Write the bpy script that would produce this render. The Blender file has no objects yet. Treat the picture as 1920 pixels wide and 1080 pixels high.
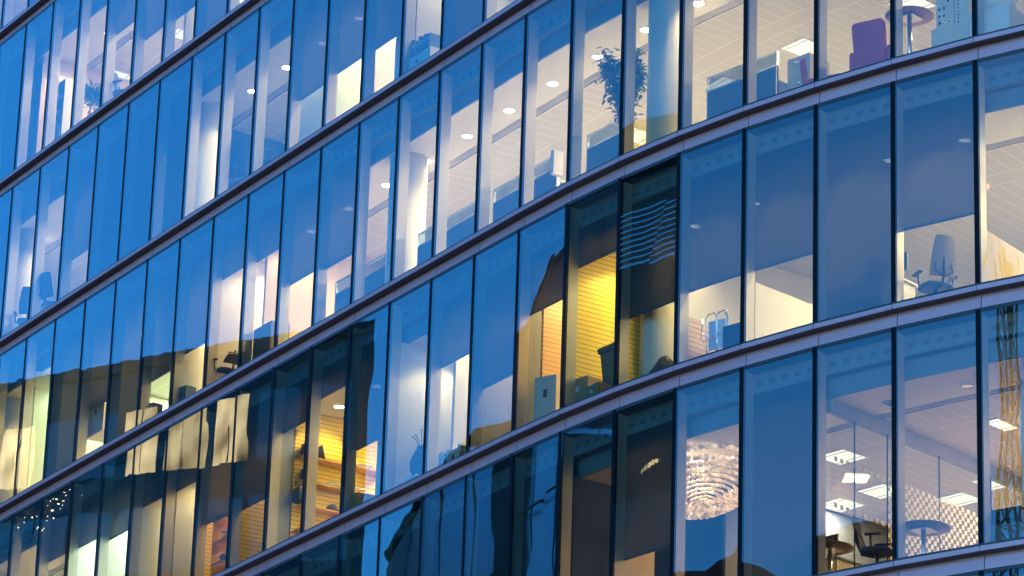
import bpy, bmesh, math, random
from mathutils import Vector, Matrix
random.seed(11)
S = bpy.context.scene
COL = S.collection
R = math.radians

# ------------------------------------------------------------------ camera, sky, sun, exposure
CAM_Z = 1.6
PITCH, ROLL, FPX = 0.35797, 0.033559, 7127.2
cam = bpy.data.cameras.new('camera')
cam.sensor_width = 36.0
cam.lens = FPX / 1920 * 36.0
cam.clip_start = 0.5
cam.clip_end = 6000
cam_o = bpy.data.objects.new('camera', cam)
COL.objects.link(cam_o)
cr, sr, cp, sp = math.cos(ROLL), math.sin(ROLL), math.cos(PITCH), math.sin(PITCH)
right = Vector((cr, -sr * sp, sr * cp))
up = Vector((-sr, -cr * sp, cr * cp))
fwd = Vector((0, cp, sp))
m = Matrix.Identity(4)
for i in range(3):
    m[i][0], m[i][1], m[i][2] = right[i], up[i], -fwd[i]
m.translation = (0, 0, CAM_Z)
cam_o.matrix_world = m
S.camera = cam_o

SUN_EL, SUN_AZ = R(4.0), R(-98.0)          # azimuth from +X, anticlockwise: low behind the photographer's right shoulder
world = bpy.data.worlds.new('World')
S.world = world
world.use_nodes = True
wn = world.node_tree
wn.nodes.clear()
sky = wn.nodes.new('ShaderNodeTexSky')
sky.sky_type = 'NISHITA'
sky.sun_disc = False
sky.sun_elevation = SUN_EL
sky.sun_rotation = R(90) - SUN_AZ
sky.air_density = 1.0
sky.dust_density = 0.3
sky.ozone_density = 4.0
wb = wn.nodes.new('ShaderNodeMix')
wb.data_type = 'RGBA'
wb.blend_type = 'MULTIPLY'
wb.inputs['Factor'].default_value = 1.0
wb.inputs[7].default_value = (0.33, 0.98, 1.28, 1)      # tungsten-side white balance of the dusk sky
bg = wn.nodes.new('ShaderNodeBackground')
bg.inputs['Strength'].default_value = 0.15
wo = wn.nodes.new('ShaderNodeOutputWorld')
wn.links.new(sky.outputs[0], wb.inputs[6])
wn.links.new(wb.outputs[2], bg.inputs['Color'])
wn.links.new(bg.outputs[0], wo.inputs['Surface'])

sl = bpy.data.lights.new('sun', 'SUN')
sl.energy = 0.085
sl.angle = R(10)
sl.color = (1.0, 0.62, 0.55)
sun = bpy.data.objects.new('sun', sl)
COL.objects.link(sun)
sd = Vector((math.cos(SUN_AZ) * math.cos(SUN_EL), math.sin(SUN_AZ) * math.cos(SUN_EL), math.sin(SUN_EL)))
sun.rotation_euler = sd.to_track_quat('Z', 'Y').to_euler()

S.view_settings.view_transform = 'Standard'
S.view_settings.look = 'None'
S.view_settings.gamma = 1.0
S.view_settings.exposure = 2.6
S.render.engine = 'CYCLES'
cy = S.cycles
cy.max_bounces = 8
cy.diffuse_bounces = 3
cy.glossy_bounces = 3
cy.transmission_bounces = 2
cy.transparent_max_bounces = 16
cy.caustics_reflective = False
cy.caustics_refractive = False
cy.sample_clamp_indirect = 4.0
cy.use_denoising = True
try:
    cy.denoiser = 'OPENIMAGEDENOISE'
    cy.use_light_tree = True
except Exception:
    pass

# ------------------------------------------------------------------ materials
MATS = {}


class NT:
    def __init__(s, name):
        s.m = bpy.data.materials.new(name)
        s.m.use_nodes = True
        s.t = s.m.node_tree
        s.t.nodes.clear()
        s.out = s.t.nodes.new('ShaderNodeOutputMaterial')

    def n(s, typ, **kw):
        nd = s.t.nodes.new('ShaderNode' + typ)
        for k, v in kw.items():
            if k.startswith('i_'):
                nd.inputs[int(k[2:])].default_value = v
            elif k.startswith('p_'):
                setattr(nd, k[2:], v)
            else:
                nd.inputs[k.replace('_', ' ')].default_value = v
        return nd

    def l(s, a, b):
        s.t.links.new(a, b)

    def surf(s, a):
        s.t.links.new(a, s.out.inputs['Surface'])
        return s.m


def noise_var(t, scale, amount, col, coord='Object', detail=4.0):
    """base colour varied by noise"""
    tc = t.n('TexCoord')
    nz = t.n('TexNoise', Scale=scale, Detail=detail)
    t.l(tc.outputs[coord], nz.inputs['Vector'])
    mx = t.n('Mix', p_data_type='RGBA')
    a = tuple(max(0, c * (1 - amount)) for c in col)
    b = tuple(min(1, c * (1 + amount)) for c in col)
    mx.inputs[6].default_value = (*a, 1)
    mx.inputs[7].default_value = (*b, 1)
    t.l(nz.outputs['Fac'], mx.inputs['Factor'])
    return mx.outputs[2], nz


def plain(name, col, rough=0.6, metal=0.0, var=0.12, scale=4.0, spec=0.5, bump=0.0):
    if name in MATS:
        return MATS[name]
    t = NT(name)
    p = t.n('BsdfPrincipled', Roughness=rough, Metallic=metal)
    p.inputs['Specular IOR Level'].default_value = spec
    c, nz = noise_var(t, scale, var, col)
    t.l(c, p.inputs['Base Color'])
    if bump:
        b = t.n('Bump', Strength=bump, Distance=0.01)
        t.l(nz.outputs['Fac'], b.inputs['Height'])
        t.l(b.outputs[0], p.inputs['Normal'])
    MATS[name] = t.surf(p.outputs[0])
    return MATS[name]


def emit(name, col, strength):
    if name in MATS:
        return MATS[name]
    t = NT(name)
    e = t.n('Emission', Strength=strength)
    e.inputs['Color'].default_value = (*col, 1)
    MATS[name] = t.surf(e.outputs[0])
    return MATS[name]


def glass_front():
    t = NT('coated_glass')
    tr = t.n('BsdfTransparent')
    tr.inputs['Color'].default_value = (0.86, 0.90, 0.89, 1)
    gl = t.n('BsdfGlossy', Roughness=0.0)
    gl.inputs['Color'].default_value = (0.80, 0.92, 1.0, 1)
    tc = t.n('TexCoord')
    geo = t.n('ObjectInfo')
    off = t.n('VectorMath', p_operation='SCALE')
    t.l(geo.outputs['Random'], off.inputs['Scale'])
    off.inputs[0].default_value = (71.0, 37.0, 53.0)
    ad = t.n('VectorMath', p_operation='ADD')
    t.l(tc.outputs['Object'], ad.inputs[0])
    t.l(off.outputs[0], ad.inputs[1])
    mp = t.n('Mapping')
    mp.inputs['Scale'].default_value = (1.0, 1.0, 0.45)
    t.l(ad.outputs[0], mp.inputs['Vector'])
    nz = t.n('TexNoise', Scale=1.5, Detail=1.0, Roughness=0.35)
    t.l(mp.outputs[0], nz.inputs['Vector'])
    bp = t.n('Bump', Strength=1.0, Distance=GLASS_WAVE)
    t.l(nz.outputs['Fac'], bp.inputs['Height'])
    t.l(bp.outputs[0], gl.inputs['Normal'])
    lw = t.n('Fresnel', IOR=1.52)
    mu = t.n('Math', p_operation='MULTIPLY_ADD')
    mu.inputs[1].default_value = 1.9
    mu.inputs[2].default_value = 0.05
    mu.use_clamp = True
    t.l(lw.outputs[0], mu.inputs[0])
    mx = t.n('MixShader')
    t.l(mu.outputs[0], mx.inputs[0])
    t.l(tr.outputs[0], mx.inputs[1])
    t.l(gl.outputs[0], mx.inputs[2])
    return t.surf(mx.outputs[0])


GLASS_WAVE = 0.0009
M_GLASS = glass_front()


def glass_back():
    t = NT('glass_inner_face')
    tr = t.n('BsdfTransparent')
    tr.inputs['Color'].default_value = (0.97, 0.985, 0.98, 1)
    return t.surf(tr.outputs[0])


M_GLASSB = glass_back()


def blind_mat():
    t = NT('screen_blind_fabric')
    tc = t.n('TexCoord')
    mp = t.n('Mapping')
    mp.inputs['Scale'].default_value = (9, 9, 0.35)
    t.l(tc.outputs['Object'], mp.inputs['Vector'])
    nz = t.n('TexNoise', Scale=1.0, Detail=3.0)
    t.l(mp.outputs[0], nz.inputs['Vector'])
    cr_ = t.n('Mix', p_data_type='RGBA')
    cr_.inputs[6].default_value = (0.075, 0.08, 0.085, 1)
    cr_.inputs[7].default_value = (0.11, 0.115, 0.12, 1)
    t.l(nz.outputs['Fac'], cr_.inputs['Factor'])
    df = t.n('BsdfDiffuse')
    t.l(cr_.outputs[2], df.inputs['Color'])
    tl = t.n('BsdfTranslucent')
    tl.inputs['Color'].default_value = (0.34, 0.33, 0.31, 1)
    a = t.n('MixShader', i_0=0.30)
    t.l(df.outputs[0], a.inputs[1])
    t.l(tl.outputs[0], a.inputs[2])
    tp = t.n('BsdfTransparent')
    b = t.n('MixShader', i_0=0.07)
    t.l(a.outputs[0], b.inputs[1])
    t.l(tp.outputs[0], b.inputs[2])
    return t.surf(b.outputs[0])


M_BLIND = blind_mat()
M_HEM = plain('blind_hem_bar', (0.06, 0.08, 0.11), 0.5)
M_BLACK = plain('black_gasket', (0.004, 0.0045, 0.008), 0.5, spec=0.1)
M_FIN = plain('cream_painted_metal', (0.54, 0.50, 0.42), 0.45, var=0.04)
M_SILL = plain('dark_sill_frame', (0.03, 0.026, 0.03), 0.45)


def alu():
    t = NT('mauve_anodised_aluminium')
    p = t.n('BsdfPrincipled', Roughness=0.42, Metallic=0.35)
    tc = t.n('TexCoord')
    mp = t.n('Mapping')
    mp.inputs['Scale'].default_value = (0.8, 0.8, 6)
    t.l(tc.outputs['Object'], mp.inputs['Vector'])
    nz = t.n('TexNoise', Scale=1.3, Detail=6.0)
    t.l(mp.outputs[0], nz.inputs['Vector'])
    mx = t.n('Mix', p_data_type='RGBA')
    mx.inputs[6].default_value = (0.50, 0.27, 0.31, 1)
    mx.inputs[7].default_value = (0.60, 0.335, 0.375, 1)
    t.l(nz.outputs['Fac'], mx.inputs['Factor'])
    t.l(mx.outputs[2], p.inputs['Base Color'])
    return t.surf(p.outputs[0])


M_ALU = alu()
M_BULK = plain('bulkhead_paint', (0.20, 0.20, 0.20), 0.7, var=0.05)
M_SLOT = plain('vent_slot_shadow', (0.02, 0.02, 0.02), 0.8)
M_WHITE = plain('white_wall_paint', (0.72, 0.70, 0.64), 0.7, var=0.04)
M_CARPET = plain('office_carpet', (0.40, 0.37, 0.33), 0.95, var=0.2, scale=9)


def ceiling_mat():
    t = NT('metal_plank_ceiling')
    uv = t.n('UVMap')
    sx = t.n('SeparateXYZ')
    t.l(uv.outputs[0], sx.inputs[0])
    # joints every 0.3 m across the depth, drawn only on the plank field (depth > 1.75 m outside the plain strip)
    fr = t.n('Math', p_operation='FRACT')
    mu = t.n('Math', p_operation='MULTIPLY', i_1=1 / 0.30)
    t.l(sx.outputs[0], mu.inputs[0])
    t.l(mu.outputs[0], fr.inputs[0])
    ln = t.n('Math', p_operation='LESS_THAN', i_1=0.05)
    t.l(fr.outputs[0], ln.inputs[0])
    g1 = t.n('Math', p_operation='GREATER_THAN', i_1=1.75)
    t.l(sx.outputs[1], g1.inputs[0])
    a1 = t.n('Math', p_operation='SUBTRACT', i_1=2.83)
    t.l(sx.outputs[1], a1.inputs[0])
    a2 = t.n('Math', p_operation='ABSOLUTE')
    t.l(a1.outputs[0], a2.inputs[0])
    a3 = t.n('Math', p_operation='GREATER_THAN', i_1=0.2)
    t.l(a2.outputs[0], a3.inputs[0])
    m1 = t.n('Math', p_operation='MULTIPLY')
    t.l(ln.outputs[0], m1.inputs[0])
    t.l(g1.outputs[0], m1.inputs[1])
    m2 = t.n('Math', p_operation='MULTIPLY')
    t.l(m1.outputs[0], m2.inputs[0])
    t.l(a3.outputs[0], m2.inputs[1])
    # edges of the plain strip
    a4 = t.n('Math', p_operation='SUBTRACT', i_1=0.2)
    t.l(a2.outputs[0], a4.inputs[0])
    a5 = t.n('Math', p_operation='ABSOLUTE')
    t.l(a4.outputs[0], a5.inputs[0])
    a6 = t.n('Math', p_operation='LESS_THAN', i_1=0.008)
    t.l(a5.outputs[0], a6.inputs[0])
    mxx = t.n('Math', p_operation='MAXIMUM')
    t.l(m2.outputs[0], mxx.inputs[0])
    t.l(a6.outputs[0], mxx.inputs[1])
    base = t.n('Mix', p_data_type='RGBA')
    base.inputs[6].default_value = (0.66, 0.65, 0.62, 1)
    base.inputs[7].default_value = (0.50, 0.50, 0.48, 1)
    t.l(g1.outputs[0], base.inputs['Factor'])
    mix = t.n('Mix', p_data_type='RGBA')
    mix.inputs[7].default_value = (0.74, 0.73, 0.70, 1)
    t.l(base.outputs[2], mix.inputs[6])
    t.l(mxx.outputs[0], mix.inputs['Factor'])
    p = t.n('BsdfPrincipled', Roughness=0.55)
    t.l(mix.outputs[2], p.inputs['Base Color'])
    return t.surf(p.outputs[0])


M_CEIL = ceiling_mat()


def slat_mat(name, ca, cb, cj):
    """yellow timber boards: fine dark joints every 9 cm in height"""
    t = NT(name)
    tc = t.n('TexCoord')
    sx = t.n('SeparateXYZ')
    t.l(tc.outputs['Object'], sx.inputs[0])
    mu = t.n('Math', p_operation='MULTIPLY', i_1=1 / 0.085)
    fr = t.n('Math', p_operation='FRACT')
    ln = t.n('Math', p_operation='LESS_THAN', i_1=0.13)
    t.l(sx.outputs[2], mu.inputs[0])
    t.l(mu.outputs[0], fr.inputs[0])
    t.l(fr.outputs[0], ln.inputs[0])
    mp = t.n('Mapping')
    mp.inputs['Scale'].default_value = (1.2, 1.2, 24)
    t.l(tc.outputs['Object'], mp.inputs['Vector'])
    nz = t.n('TexNoise', Scale=1.0, Detail=5.0)
    t.l(mp.outputs[0], nz.inputs['Vector'])
    w = t.n('Mix', p_data_type='RGBA')
    w.inputs[6].default_value = (*ca, 1)
    w.inputs[7].default_value = (*cb, 1)
    t.l(nz.outputs['Fac'], w.inputs['Factor'])
    mix = t.n('Mix', p_data_type='RGBA')
    mix.inputs[7].default_value = (*cj, 1)
    t.l(w.outputs[2], mix.inputs[6])
    t.l(ln.outputs[0], mix.inputs['Factor'])
    p = t.n('BsdfPrincipled', Roughness=0.5)
    t.l(mix.outputs[2], p.inputs['Base Color'])
    return t.surf(p.outputs[0])


M_SLAT = slat_mat('yellow_slatted_timber', (0.88, 0.58, 0.03), (0.92, 0.68, 0.05), (0.22, 0.12, 0.02))
M_SALMON = slat_mat('pale_slatted_timber', (0.74, 0.50, 0.26), (0.82, 0.58, 0.32), (0.36, 0.20, 0.09))

# ------------------------------------------------------------------ facade geometry
PK = [[8.2407, 52.7522], [7.0221, 53.6269], [5.8513, 54.5645], [4.7314, 55.5625], [3.6681, 56.6205], [2.6694, 57.7396], [1.7424, 58.9189],
      [0.887, 60.1511], [0.0888, 61.4211], [-0.6824, 62.7077], [-1.4538, 63.9941], [-2.2252, 65.2806], [-2.9966, 66.567], [-3.768, 67.8534],
      [-4.5394, 69.1399], [-5.3108, 70.4263], [-6.0822, 71.7127], [-6.8536, 72.9992], [-7.6251, 74.2856], [-8.3965, 75.5721],
      [-9.1679, 76.8585], [-9.9393, 78.1449], [-10.7107, 79.4314], [-11.4821, 80.7178], [-12.2535, 82.0043]]
PK = [Vector(p) for p in PK]
K0 = -1
hd = R(144.33)
for i in range(4):                       # carry the curve on to the right of the frame
    hd += R(3.2)
    PK.insert(0, PK[0] - 1.5 * Vector((math.cos(hd), math.sin(hd))))
    K0 -= 1
for i in range(6):                       # and the straight run on to the left
    PK.append(PK[-1] + (PK[-1] - PK[-2]))
K1 = K0 + len(PK) - 1
SILL3, HH = 24.4386 + CAM_Z, 4.09395
HEAD = 3.67                              # head of the glass above its sill
CEIL = 3.0
MULL = 0.043


def seg_in(i):
    t = PK[i + 1] - PK[i]
    return Vector((t.y, -t.x)).normalized()


NIN = []
for i in range(len(PK)):
    if i == 0:
        n = seg_in(0)
    elif i == len(PK) - 1:
        n = seg_in(i - 1)
    else:
        a, b = seg_in(i - 1), seg_in(i)
        n = (a + b).normalized()
        n = n / n.dot(a)
    NIN.append(n)


def sill(r):
    return SILL3 + (3 - r) * HH


def F(s, d, z=0.0):
    """facade point: s in mullion units (rising to the left), d metres inward, z world height"""
    u = s - K0
    i = max(0, min(len(PK) - 2, int(math.floor(u))))
    u -= i
    a = PK[i] + NIN[i] * d
    b = PK[i + 1] + NIN[i + 1] * d
    p = a.lerp(b, u)
    return Vector((p.x, p.y, z))


def G(r, s, d, z):
    return F(s, d, sill(r) + z)


def frame(r, s, d, z=0.0):
    """local frame at a facade point: X along the facade to the right as seen from outside, Y inward, Z up"""
    i = max(0, min(len(PK) - 2, int(math.floor(s - K0))))
    t = (PK[i] - PK[i + 1]).normalized()
    n = seg_in(i)
    M = Matrix.Identity(4)
    M[0][0], M[1][0] = t.x, t.y
    M[0][1], M[1][1] = n.x, n.y
    M.translation = G(r, s, d, z)
    return M


# ------------------------------------------------------------------ mesh builder
ORG = {}                                  # world origin of every object built


class MB:
    def __init__(s):
        s.v, s.f, s.mi, s.uv, s.sm = [], [], [], [], []

    def face(s, pts, mat=0, uv=None, smooth=False):
        b = len(s.v)
        s.v += [tuple(p) for p in pts]
        s.f.append(tuple(range(b, b + len(pts))))
        s.mi.append(mat)
        s.uv.append(uv)
        s.sm.append(smooth)

    def grid(s, rows, mat=0, smooth=True, closed=False, cap=False):
        b = len(s.v)
        n = len(rows[0])
        for r_ in rows:
            s.v += [tuple(p) for p in r_]
        for i in range(len(rows) - 1):
            for j in range(n if closed else n - 1):
                j2 = (j + 1) % n
                s.f.append((b + i * n + j, b + i * n + j2, b + (i + 1) * n + j2, b + (i + 1) * n + j))
                s.mi.append(mat)
                s.uv.append(None)
                s.sm.append(smooth)
        if cap:
            for base, rev in ((b, True), (b + (len(rows) - 1) * n, False)):
                idx = list(range(base, base + n))
                s.f.append(tuple(reversed(idx)) if rev else tuple(idx))
                s.mi.append(mat)
                s.uv.append(None)
                s.sm.append(False)

    def hexa(s, p, mat=0, mats=None):
        """p: 8 points, bottom 0-3 then top 4-7 in the same order"""
        q = [(0, 3, 2, 1), (4, 5, 6, 7), (0, 1, 5, 4), (1, 2, 6, 5), (2, 3, 7, 6), (3, 0, 4, 7)]
        b = len(s.v)
        s.v += [tuple(x) for x in p]
        for n, a in enumerate(q):
            s.f.append(tuple(b + i for i in a))
            s.mi.append(mats[n] if mats else mat)
            s.uv.append(None)
            s.sm.append(False)

    def box(s, M, x0, x1, y0, y1, z0, z1, mat=0, mats=None):
        p = [(x0, y0, z0), (x1, y0, z0), (x1, y1, z0), (x0, y1, z0), (x0, y0, z1), (x1, y0, z1), (x1, y1, z1), (x0, y1, z1)]
        s.hexa([M @ Vector(c) for c in p], mat, mats)

    def bar(s, a, b, r, mat=0, n=8, r2=None):
        a, b = Vector(a), Vector(b)
        d = (b - a).normalized()
        u = d.orthogonal().normalized()
        w = d.cross(u)
        r2 = r if r2 is None else r2
        rows = [[c + (u * math.cos(2 * math.pi * j / n) + w * math.sin(2 * math.pi * j / n)) * rr for j in range(n)] for c, rr in ((a, r), (b, r2))]
        s.grid(rows, mat, True, True, True)

    def tube(s, pts, r, mat=0, n=8):
        pts = [Vector(p) for p in pts]
        rows = []
        u = None
        for i, p in enumerate(pts):
            d = (pts[min(i + 1, len(pts) - 1)] - pts[max(i - 1, 0)]).normalized()
            u = d.orthogonal().normalized() if u is None else (u - d * u.dot(d)).normalized()
            w = d.cross(u)
            rows.append([p + (u * math.cos(2 * math.pi * j / n) + w * math.sin(2 * math.pi * j / n)) * r for j in range(n)])
        s.grid(rows, mat, True, True, True)

    def lathe(s, M, prof, mat=0, n=24, cap=True):
        rows = [[M @ Vector((r_ * math.cos(2 * math.pi * j / n), r_ * math.sin(2 * math.pi * j / n), z)) for j in range(n)] for r_, z in prof]
        s.grid(rows, mat, True, True, cap)

    def rbox(s, M, x0, x1, y0, y1, z0, z1, rad, mat=0, seg=3):
        """rounded box: superellipse-like cross sections"""
        rows = []
        cx, cy_ = (x0 + x1) / 2, (y0 + y1) / 2
        hx, hy = (x1 - x0) / 2, (y1 - y0) / 2

        def ring(inset, z):
            pts = []
            rr = max(rad - inset, 0.001)
            for qx, qy, a0 in ((1, 1, 0), (-1, 1, 90), (-1, -1, 180), (1, -1, 270)):
                for i in range(seg + 1):
                    a = R(a0 + 90 * i / seg)
                    pts.append(M @ Vector((cx + qx * (hx - inset - rr) + rr * math.cos(a), cy_ + qy * (hy - inset - rr) + rr * math.sin(a), z)))
            return pts
        for i in range(seg + 1):
            a = R(90 * i / seg)
            rows.append(ring(rad * (1 - math.sin(a)), z0 + rad * (1 - math.cos(a))))
        for i in range(seg + 1):
            a = R(90 * (1 - i / seg))
            rows.append(ring(rad * (1 - math.sin(a)), z1 - rad * (1 - math.cos(a))))
        s.grid(rows, mat, True, True, True)

    def build(s, name, mats, parent=None, org=None):
        me = bpy.data.meshes.new(name)
        pw = ORG.get(parent.name, Vector((0, 0, 0))) if parent is not None else Vector((0, 0, 0))
        org = Vector(org) if org is not None else pw.copy()
        me.from_pydata([(v[0] - org.x, v[1] - org.y, v[2] - org.z) for v in s.v], [], s.f)
        if not isinstance(mats, (list, tuple)):
            mats = [mats]
        for m_ in mats:
            me.materials.append(m_)
        for p, mi, sm in zip(me.polygons, s.mi, s.sm):
            p.material_index = mi
            p.use_smooth = sm
        if any(u is not None for u in s.uv):
            ul = me.uv_layers.new(name='UVMap')
            for p, u in zip(me.polygons, s.uv):
                if u:
                    for li, c in zip(p.loop_indices, u):
                        ul.data[li].uv = c
        me.update()
        o = bpy.data.objects.new(name, me)
        COL.objects.link(o)
        if parent is not None:
            o.parent = parent
        o.location = org - pw
        ORG[o.name] = org
        return o


def tag(o, label=None, cat=None, group=None, kind=None):
    if label:
        o['label'] = label
    if cat:
        o['category'] = cat
    if group:
        o['group'] = group
    if kind:
        o['kind'] = kind
    return o


def thing(name, label, cat, loc, group=None):
    o = bpy.data.objects.new(name, None)
    o.empty_display_size = 0.2
    o.location = loc
    COL.objects.link(o)
    ORG[o.name] = Vector(loc)
    tag(o, label, cat, group)
    return o


# ------------------------------------------------------------------ the glass office building
ROWS = range(-1, 9)
office = thing('office_building', 'curved glass office block with mauve metal bands between its lit floors', 'building', F(8, 3, 0))

# cover of each roller blind, as a share of the pane height seen through the glass (pane k lies left of mullion k)
BL = {
    0: {20: 1, 21: 1},
    1: {14: .3, 15: 1, 16: .77, 17: .75, 18: .56, 22: .95},
    2: {8: 1, 9: .25, 10: .74, 11: .73, 12: .74, 16: .52, 17: 1, 18: 1, 19: .78, 22: 1},
    3: {11: .72, 12: .69, 13: .43, 14: .41, 15: .73, 16: .78, 17: 1, 18: .73, 19: 1},
    4: {0: .685, 1: 1, 2: .68, 3: .68, 4: .70, 5: .34, 6: .46, 7: .72, 8: .50, 10: .71, 11: .32, 12: .40, 13: .72, 14: .70, 15: .41,
        16: .40, 17: .49, 18: .44, 19: .43, 20: .2, 21: .2},
    5: {2: 1, 4: .72, 6: 1, 7: 1, 8: 1, 9: 1, 10: 1, 11: 1, 12: 1, 13: 1},
    6: {-1: 1, 0: 1, 1: 1, 2: 1},
}
VIEW = {0: range(20, 25), 1: range(13, 25), 2: range(6, 24), 3: range(-1, 24), 4: range(-2, 23), 5: range(-2, 14), 6: range(-2, 2)}


def rise(s):
    return 0.55 if s < 2 else (0.55 + (s - 2) * 0.055 if s < 8 else 0.9)


def pane_mesh(mb, r, k, jit=0.0):
    g = 0.014
    j = [random.uniform(-jit, jit) for _ in range(4)]
    a0, a1 = k + g / 1.5, k + 1 - g / 1.5
    z0, z1 = 0.045, HEAD
    t = 0.012
    pts = [G(r, a1, j[0], z0), G(r, a0, j[1], z0), G(r, a0, t, z0), G(r, a1, t, z0),
           G(r, a1, j[2], z1), G(r, a0, j[3], z1), G(r, a0, t, z1), G(r, a1, t, z1)]
    mb.hexa(pts, mats=[1, 1, 0, 1, 1, 1])


def mullion_mesh(mb, r, s):
    """joint at mullion s: black gasket at the glass, cream fin behind it"""
    M = frame(r, s - 1e-4, 0)
    mb.box(M, -MULL, MULL, -0.004, 0.045, 0.0, HEAD + 0.05, 0)
    mb.box(M, -0.026, 0.026, 0.047, 0.262, 0.0, HEAD, 1)


def blind_mesh(mb, r, k, cover):
    zb = HEAD - cover * (HEAD - 0.045) + 0.268 * rise(k + .5) * (0 if cover >= 1 else 1)
    zb = max(zb, 0.03)
    a0, a1 = k + 0.003, k + 0.997
    zt = HEAD - 0.34
    d = 0.268
    pts = [G(r, a1, d, zb), G(r, a0, d, zb), G(r, a0, d + .002, zb), G(r, a1, d + .002, zb),
           G(r, a1, d, zt), G(r, a0, d, zt), G(r, a0, d + .002, zt), G(r, a1, d + .002, zt)]
    mb.hexa(pts, 0)
    pts = [G(r, a1, d - .012, zb - .035), G(r, a0, d - .012, zb - .035), G(r, a0, d + .012, zb - .035), G(r, a1, d + .012, zb - .035),
           G(r, a1, d - .012, zb - .001), G(r, a0, d - .012, zb - .001), G(r, a0, d + .012, zb - .001), G(r, a1, d + .012, zb - .001)]
    mb.hexa(pts, 1)


rest = MB()
restm = MB()
n_win = 0
for r in ROWS:
    for k in range(K0, K1):
        if r in VIEW and k in VIEW[r]:
            mb = MB()
            pane_mesh(mb, r, k, 0.0012)
            w = mb.build('window', [M_GLASS, M_GLASSB], office, G(r, k + .5, 0, 0))
            n_win += 1
            mb = MB()
            mullion_mesh(mb, r, k + 1)
            mb.build('mullion', [M_BLACK, M_FIN], w)
            c = BL.get(r, {}).get(k, 0)
            if c:
                mb = MB()
                blind_mesh(mb, r, k, c)
                mb.build('roller_blind', [M_BLIND, M_HEM], w)
        else:
            pane_mesh(rest, r, k)
            mullion_mesh(restm, r, k + 1)
            if r >= 6 or r < 1 or k > 22:
                blind_mesh(rest, r, k, 0.6 if (k * 7 + r * 3) % 5 else 1) if False else None
tag(rest.build('window', [M_GLASS, M_GLASSB], office), kind='stuff')
tag(restm.build('mullion', [M_BLACK, M_FIN], office), kind='stuff')


def sweep(mb, r, prof, s0, s1, mat=0, gap=0.0, uv=False):
    """profile (d, z) polyline swept bay by bay; gap opens a joint at every mullion"""
    for k in range(int(math.floor(s0)), int(math.ceil(s1))):
        a, b = max(s0, k + gap / 1.5), min(s1, k + 1 - gap / 1.5)
        for (d0, z0), (d1, z1) in zip(prof[:-1], prof[1:]):
            pts = [G(r, b, d0, z0), G(r, a, d0, z0), G(r, a, d1, z1), G(r, b, d1, z1)]
            mb.face(pts, mat, [(b * 1.5, d0), (a * 1.5, d0), (a * 1.5, d1), (b * 1.5, d1)] if uv else None)


SX0, SX1 = K0, K1
for r in ROWS:
    # the metal band under each row of glass: projecting lip, shadow recess, fascia set back
    mb = MB()
    sweep(mb, r, [(0.06, 0.0), (-0.035, 0.0), (-0.035, -0.074), (-0.018, -0.078)], SX0, SX1, 0, 0.005)
    sweep(mb, r, [(-0.018, -0.0782), (0.125, -0.085), (0.125, -0.112)], SX0, SX1, 2)  # underside shade painted in as a darker metal colour
    sweep(mb, r, [(0.120, -0.110), (0.104, -0.150), (0.092, -0.345), (0.05, -0.352)], SX0, SX1, 0, 0.007)
    sweep(mb, r, [(0.14, -0.11), (0.14, -0.36)], SX0, SX1, 1)
    sweep(mb, r, [(0.0, 0.044), (-0.006, 0.044), (-0.006, 0.004), (0.05, 0.004)], SX0, SX1, 1)
    sweep(mb, r, [(0.05, -0.356), (-0.002, -0.356), (-0.002, -0.415), (0.014, -0.415)], SX0, SX1, 1)
    mb.build('spandrel_band', [M_ALU, M_SILL, plain('shaded_soffit_metal', (0.17, 0.11, 0.115), .5)], office)
    # perimeter bulkhead above each row of glass
    mb = MB()
    zt = HEAD - 0.34
    sweep(mb, r, [(0.13, HEAD + .06), (0.264, HEAD), (0.264, zt), (0.41, zt), (0.41, CEIL), (0.44, CEIL)], SX0, SX1, 0)
    for k in range(max(K0, -3), min(K1, 12)):
        for q in range(5):
            for t in range(3):
                a = k + 0.16 + q * 0.175
                z = HEAD - 0.15 - t * 0.028
                pts = [G(r, a + .085, 0.262, z), G(r, a, 0.262, z), G(r, a, 0.262, z - .011), G(r, a + .085, 0.262, z - .011)]
                mb.face(pts, 1)
    mb.build('bulkhead', [M_BULK, M_SLOT], office)
    mb = MB()
    sweep(mb, r, [(0.44, CEIL), (1.5, CEIL), (1.52, CEIL)], SX0, SX1, 0, uv=True)
    sweep(mb, r, [(1.52, CEIL), (1.52, CEIL + .08), (1.72, CEIL + .08), (1.72, CEIL)], SX0, SX1, 1)
    for q in range(4):
        d = 1.545 + q * 0.045
        sweep(mb, r, [(d, CEIL + .03), (d, CEIL - .002), (d + .016, CEIL - .002), (d + .016, CEIL + .03)], SX0, SX1, 0, uv=True)
    sweep(mb, r, [(1.72, CEIL), (4.0, CEIL), (9.0, CEIL)], SX0, SX1, 0, uv=True)
    mb.build('ceiling', [M_CEIL, M_SLOT], office)
    mb = MB()
    sweep(mb, r, [(0.06, -0.002), (9.0, -0.002)], SX0, SX1, 0)
    sweep(mb, r, [(9.0, -0.35), (0.14, -0.35)], SX0, SX1, 0)
    mb.build('floor_slab', [M_CARPET], office)
    mb = MB()
    sweep(mb, r, [(8.0, 0), (8.0, CEIL)], SX0, SX1, 0)
    for s_ in (SX0, SX1):
        mb.face([G(r, s_, 0.21, 0), G(r, s_, 8, 0), G(r, s_, 8, CEIL), G(r, s_, 0.21, CEIL)], 0)
    mb.build('inner_wall', [M_WHITE], office)
mb = MB()
zt = sill(-2)
sweep(mb, -1, [(0.0, HH - .3), (0.0, HH + 1.0), (0.4, HH + 1.0), (0.4, HH + .1), (16, HH + .1), (16, -HH * 9)], SX0, SX1, 0)
mb.build('roof', [M_ALU], office)

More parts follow.
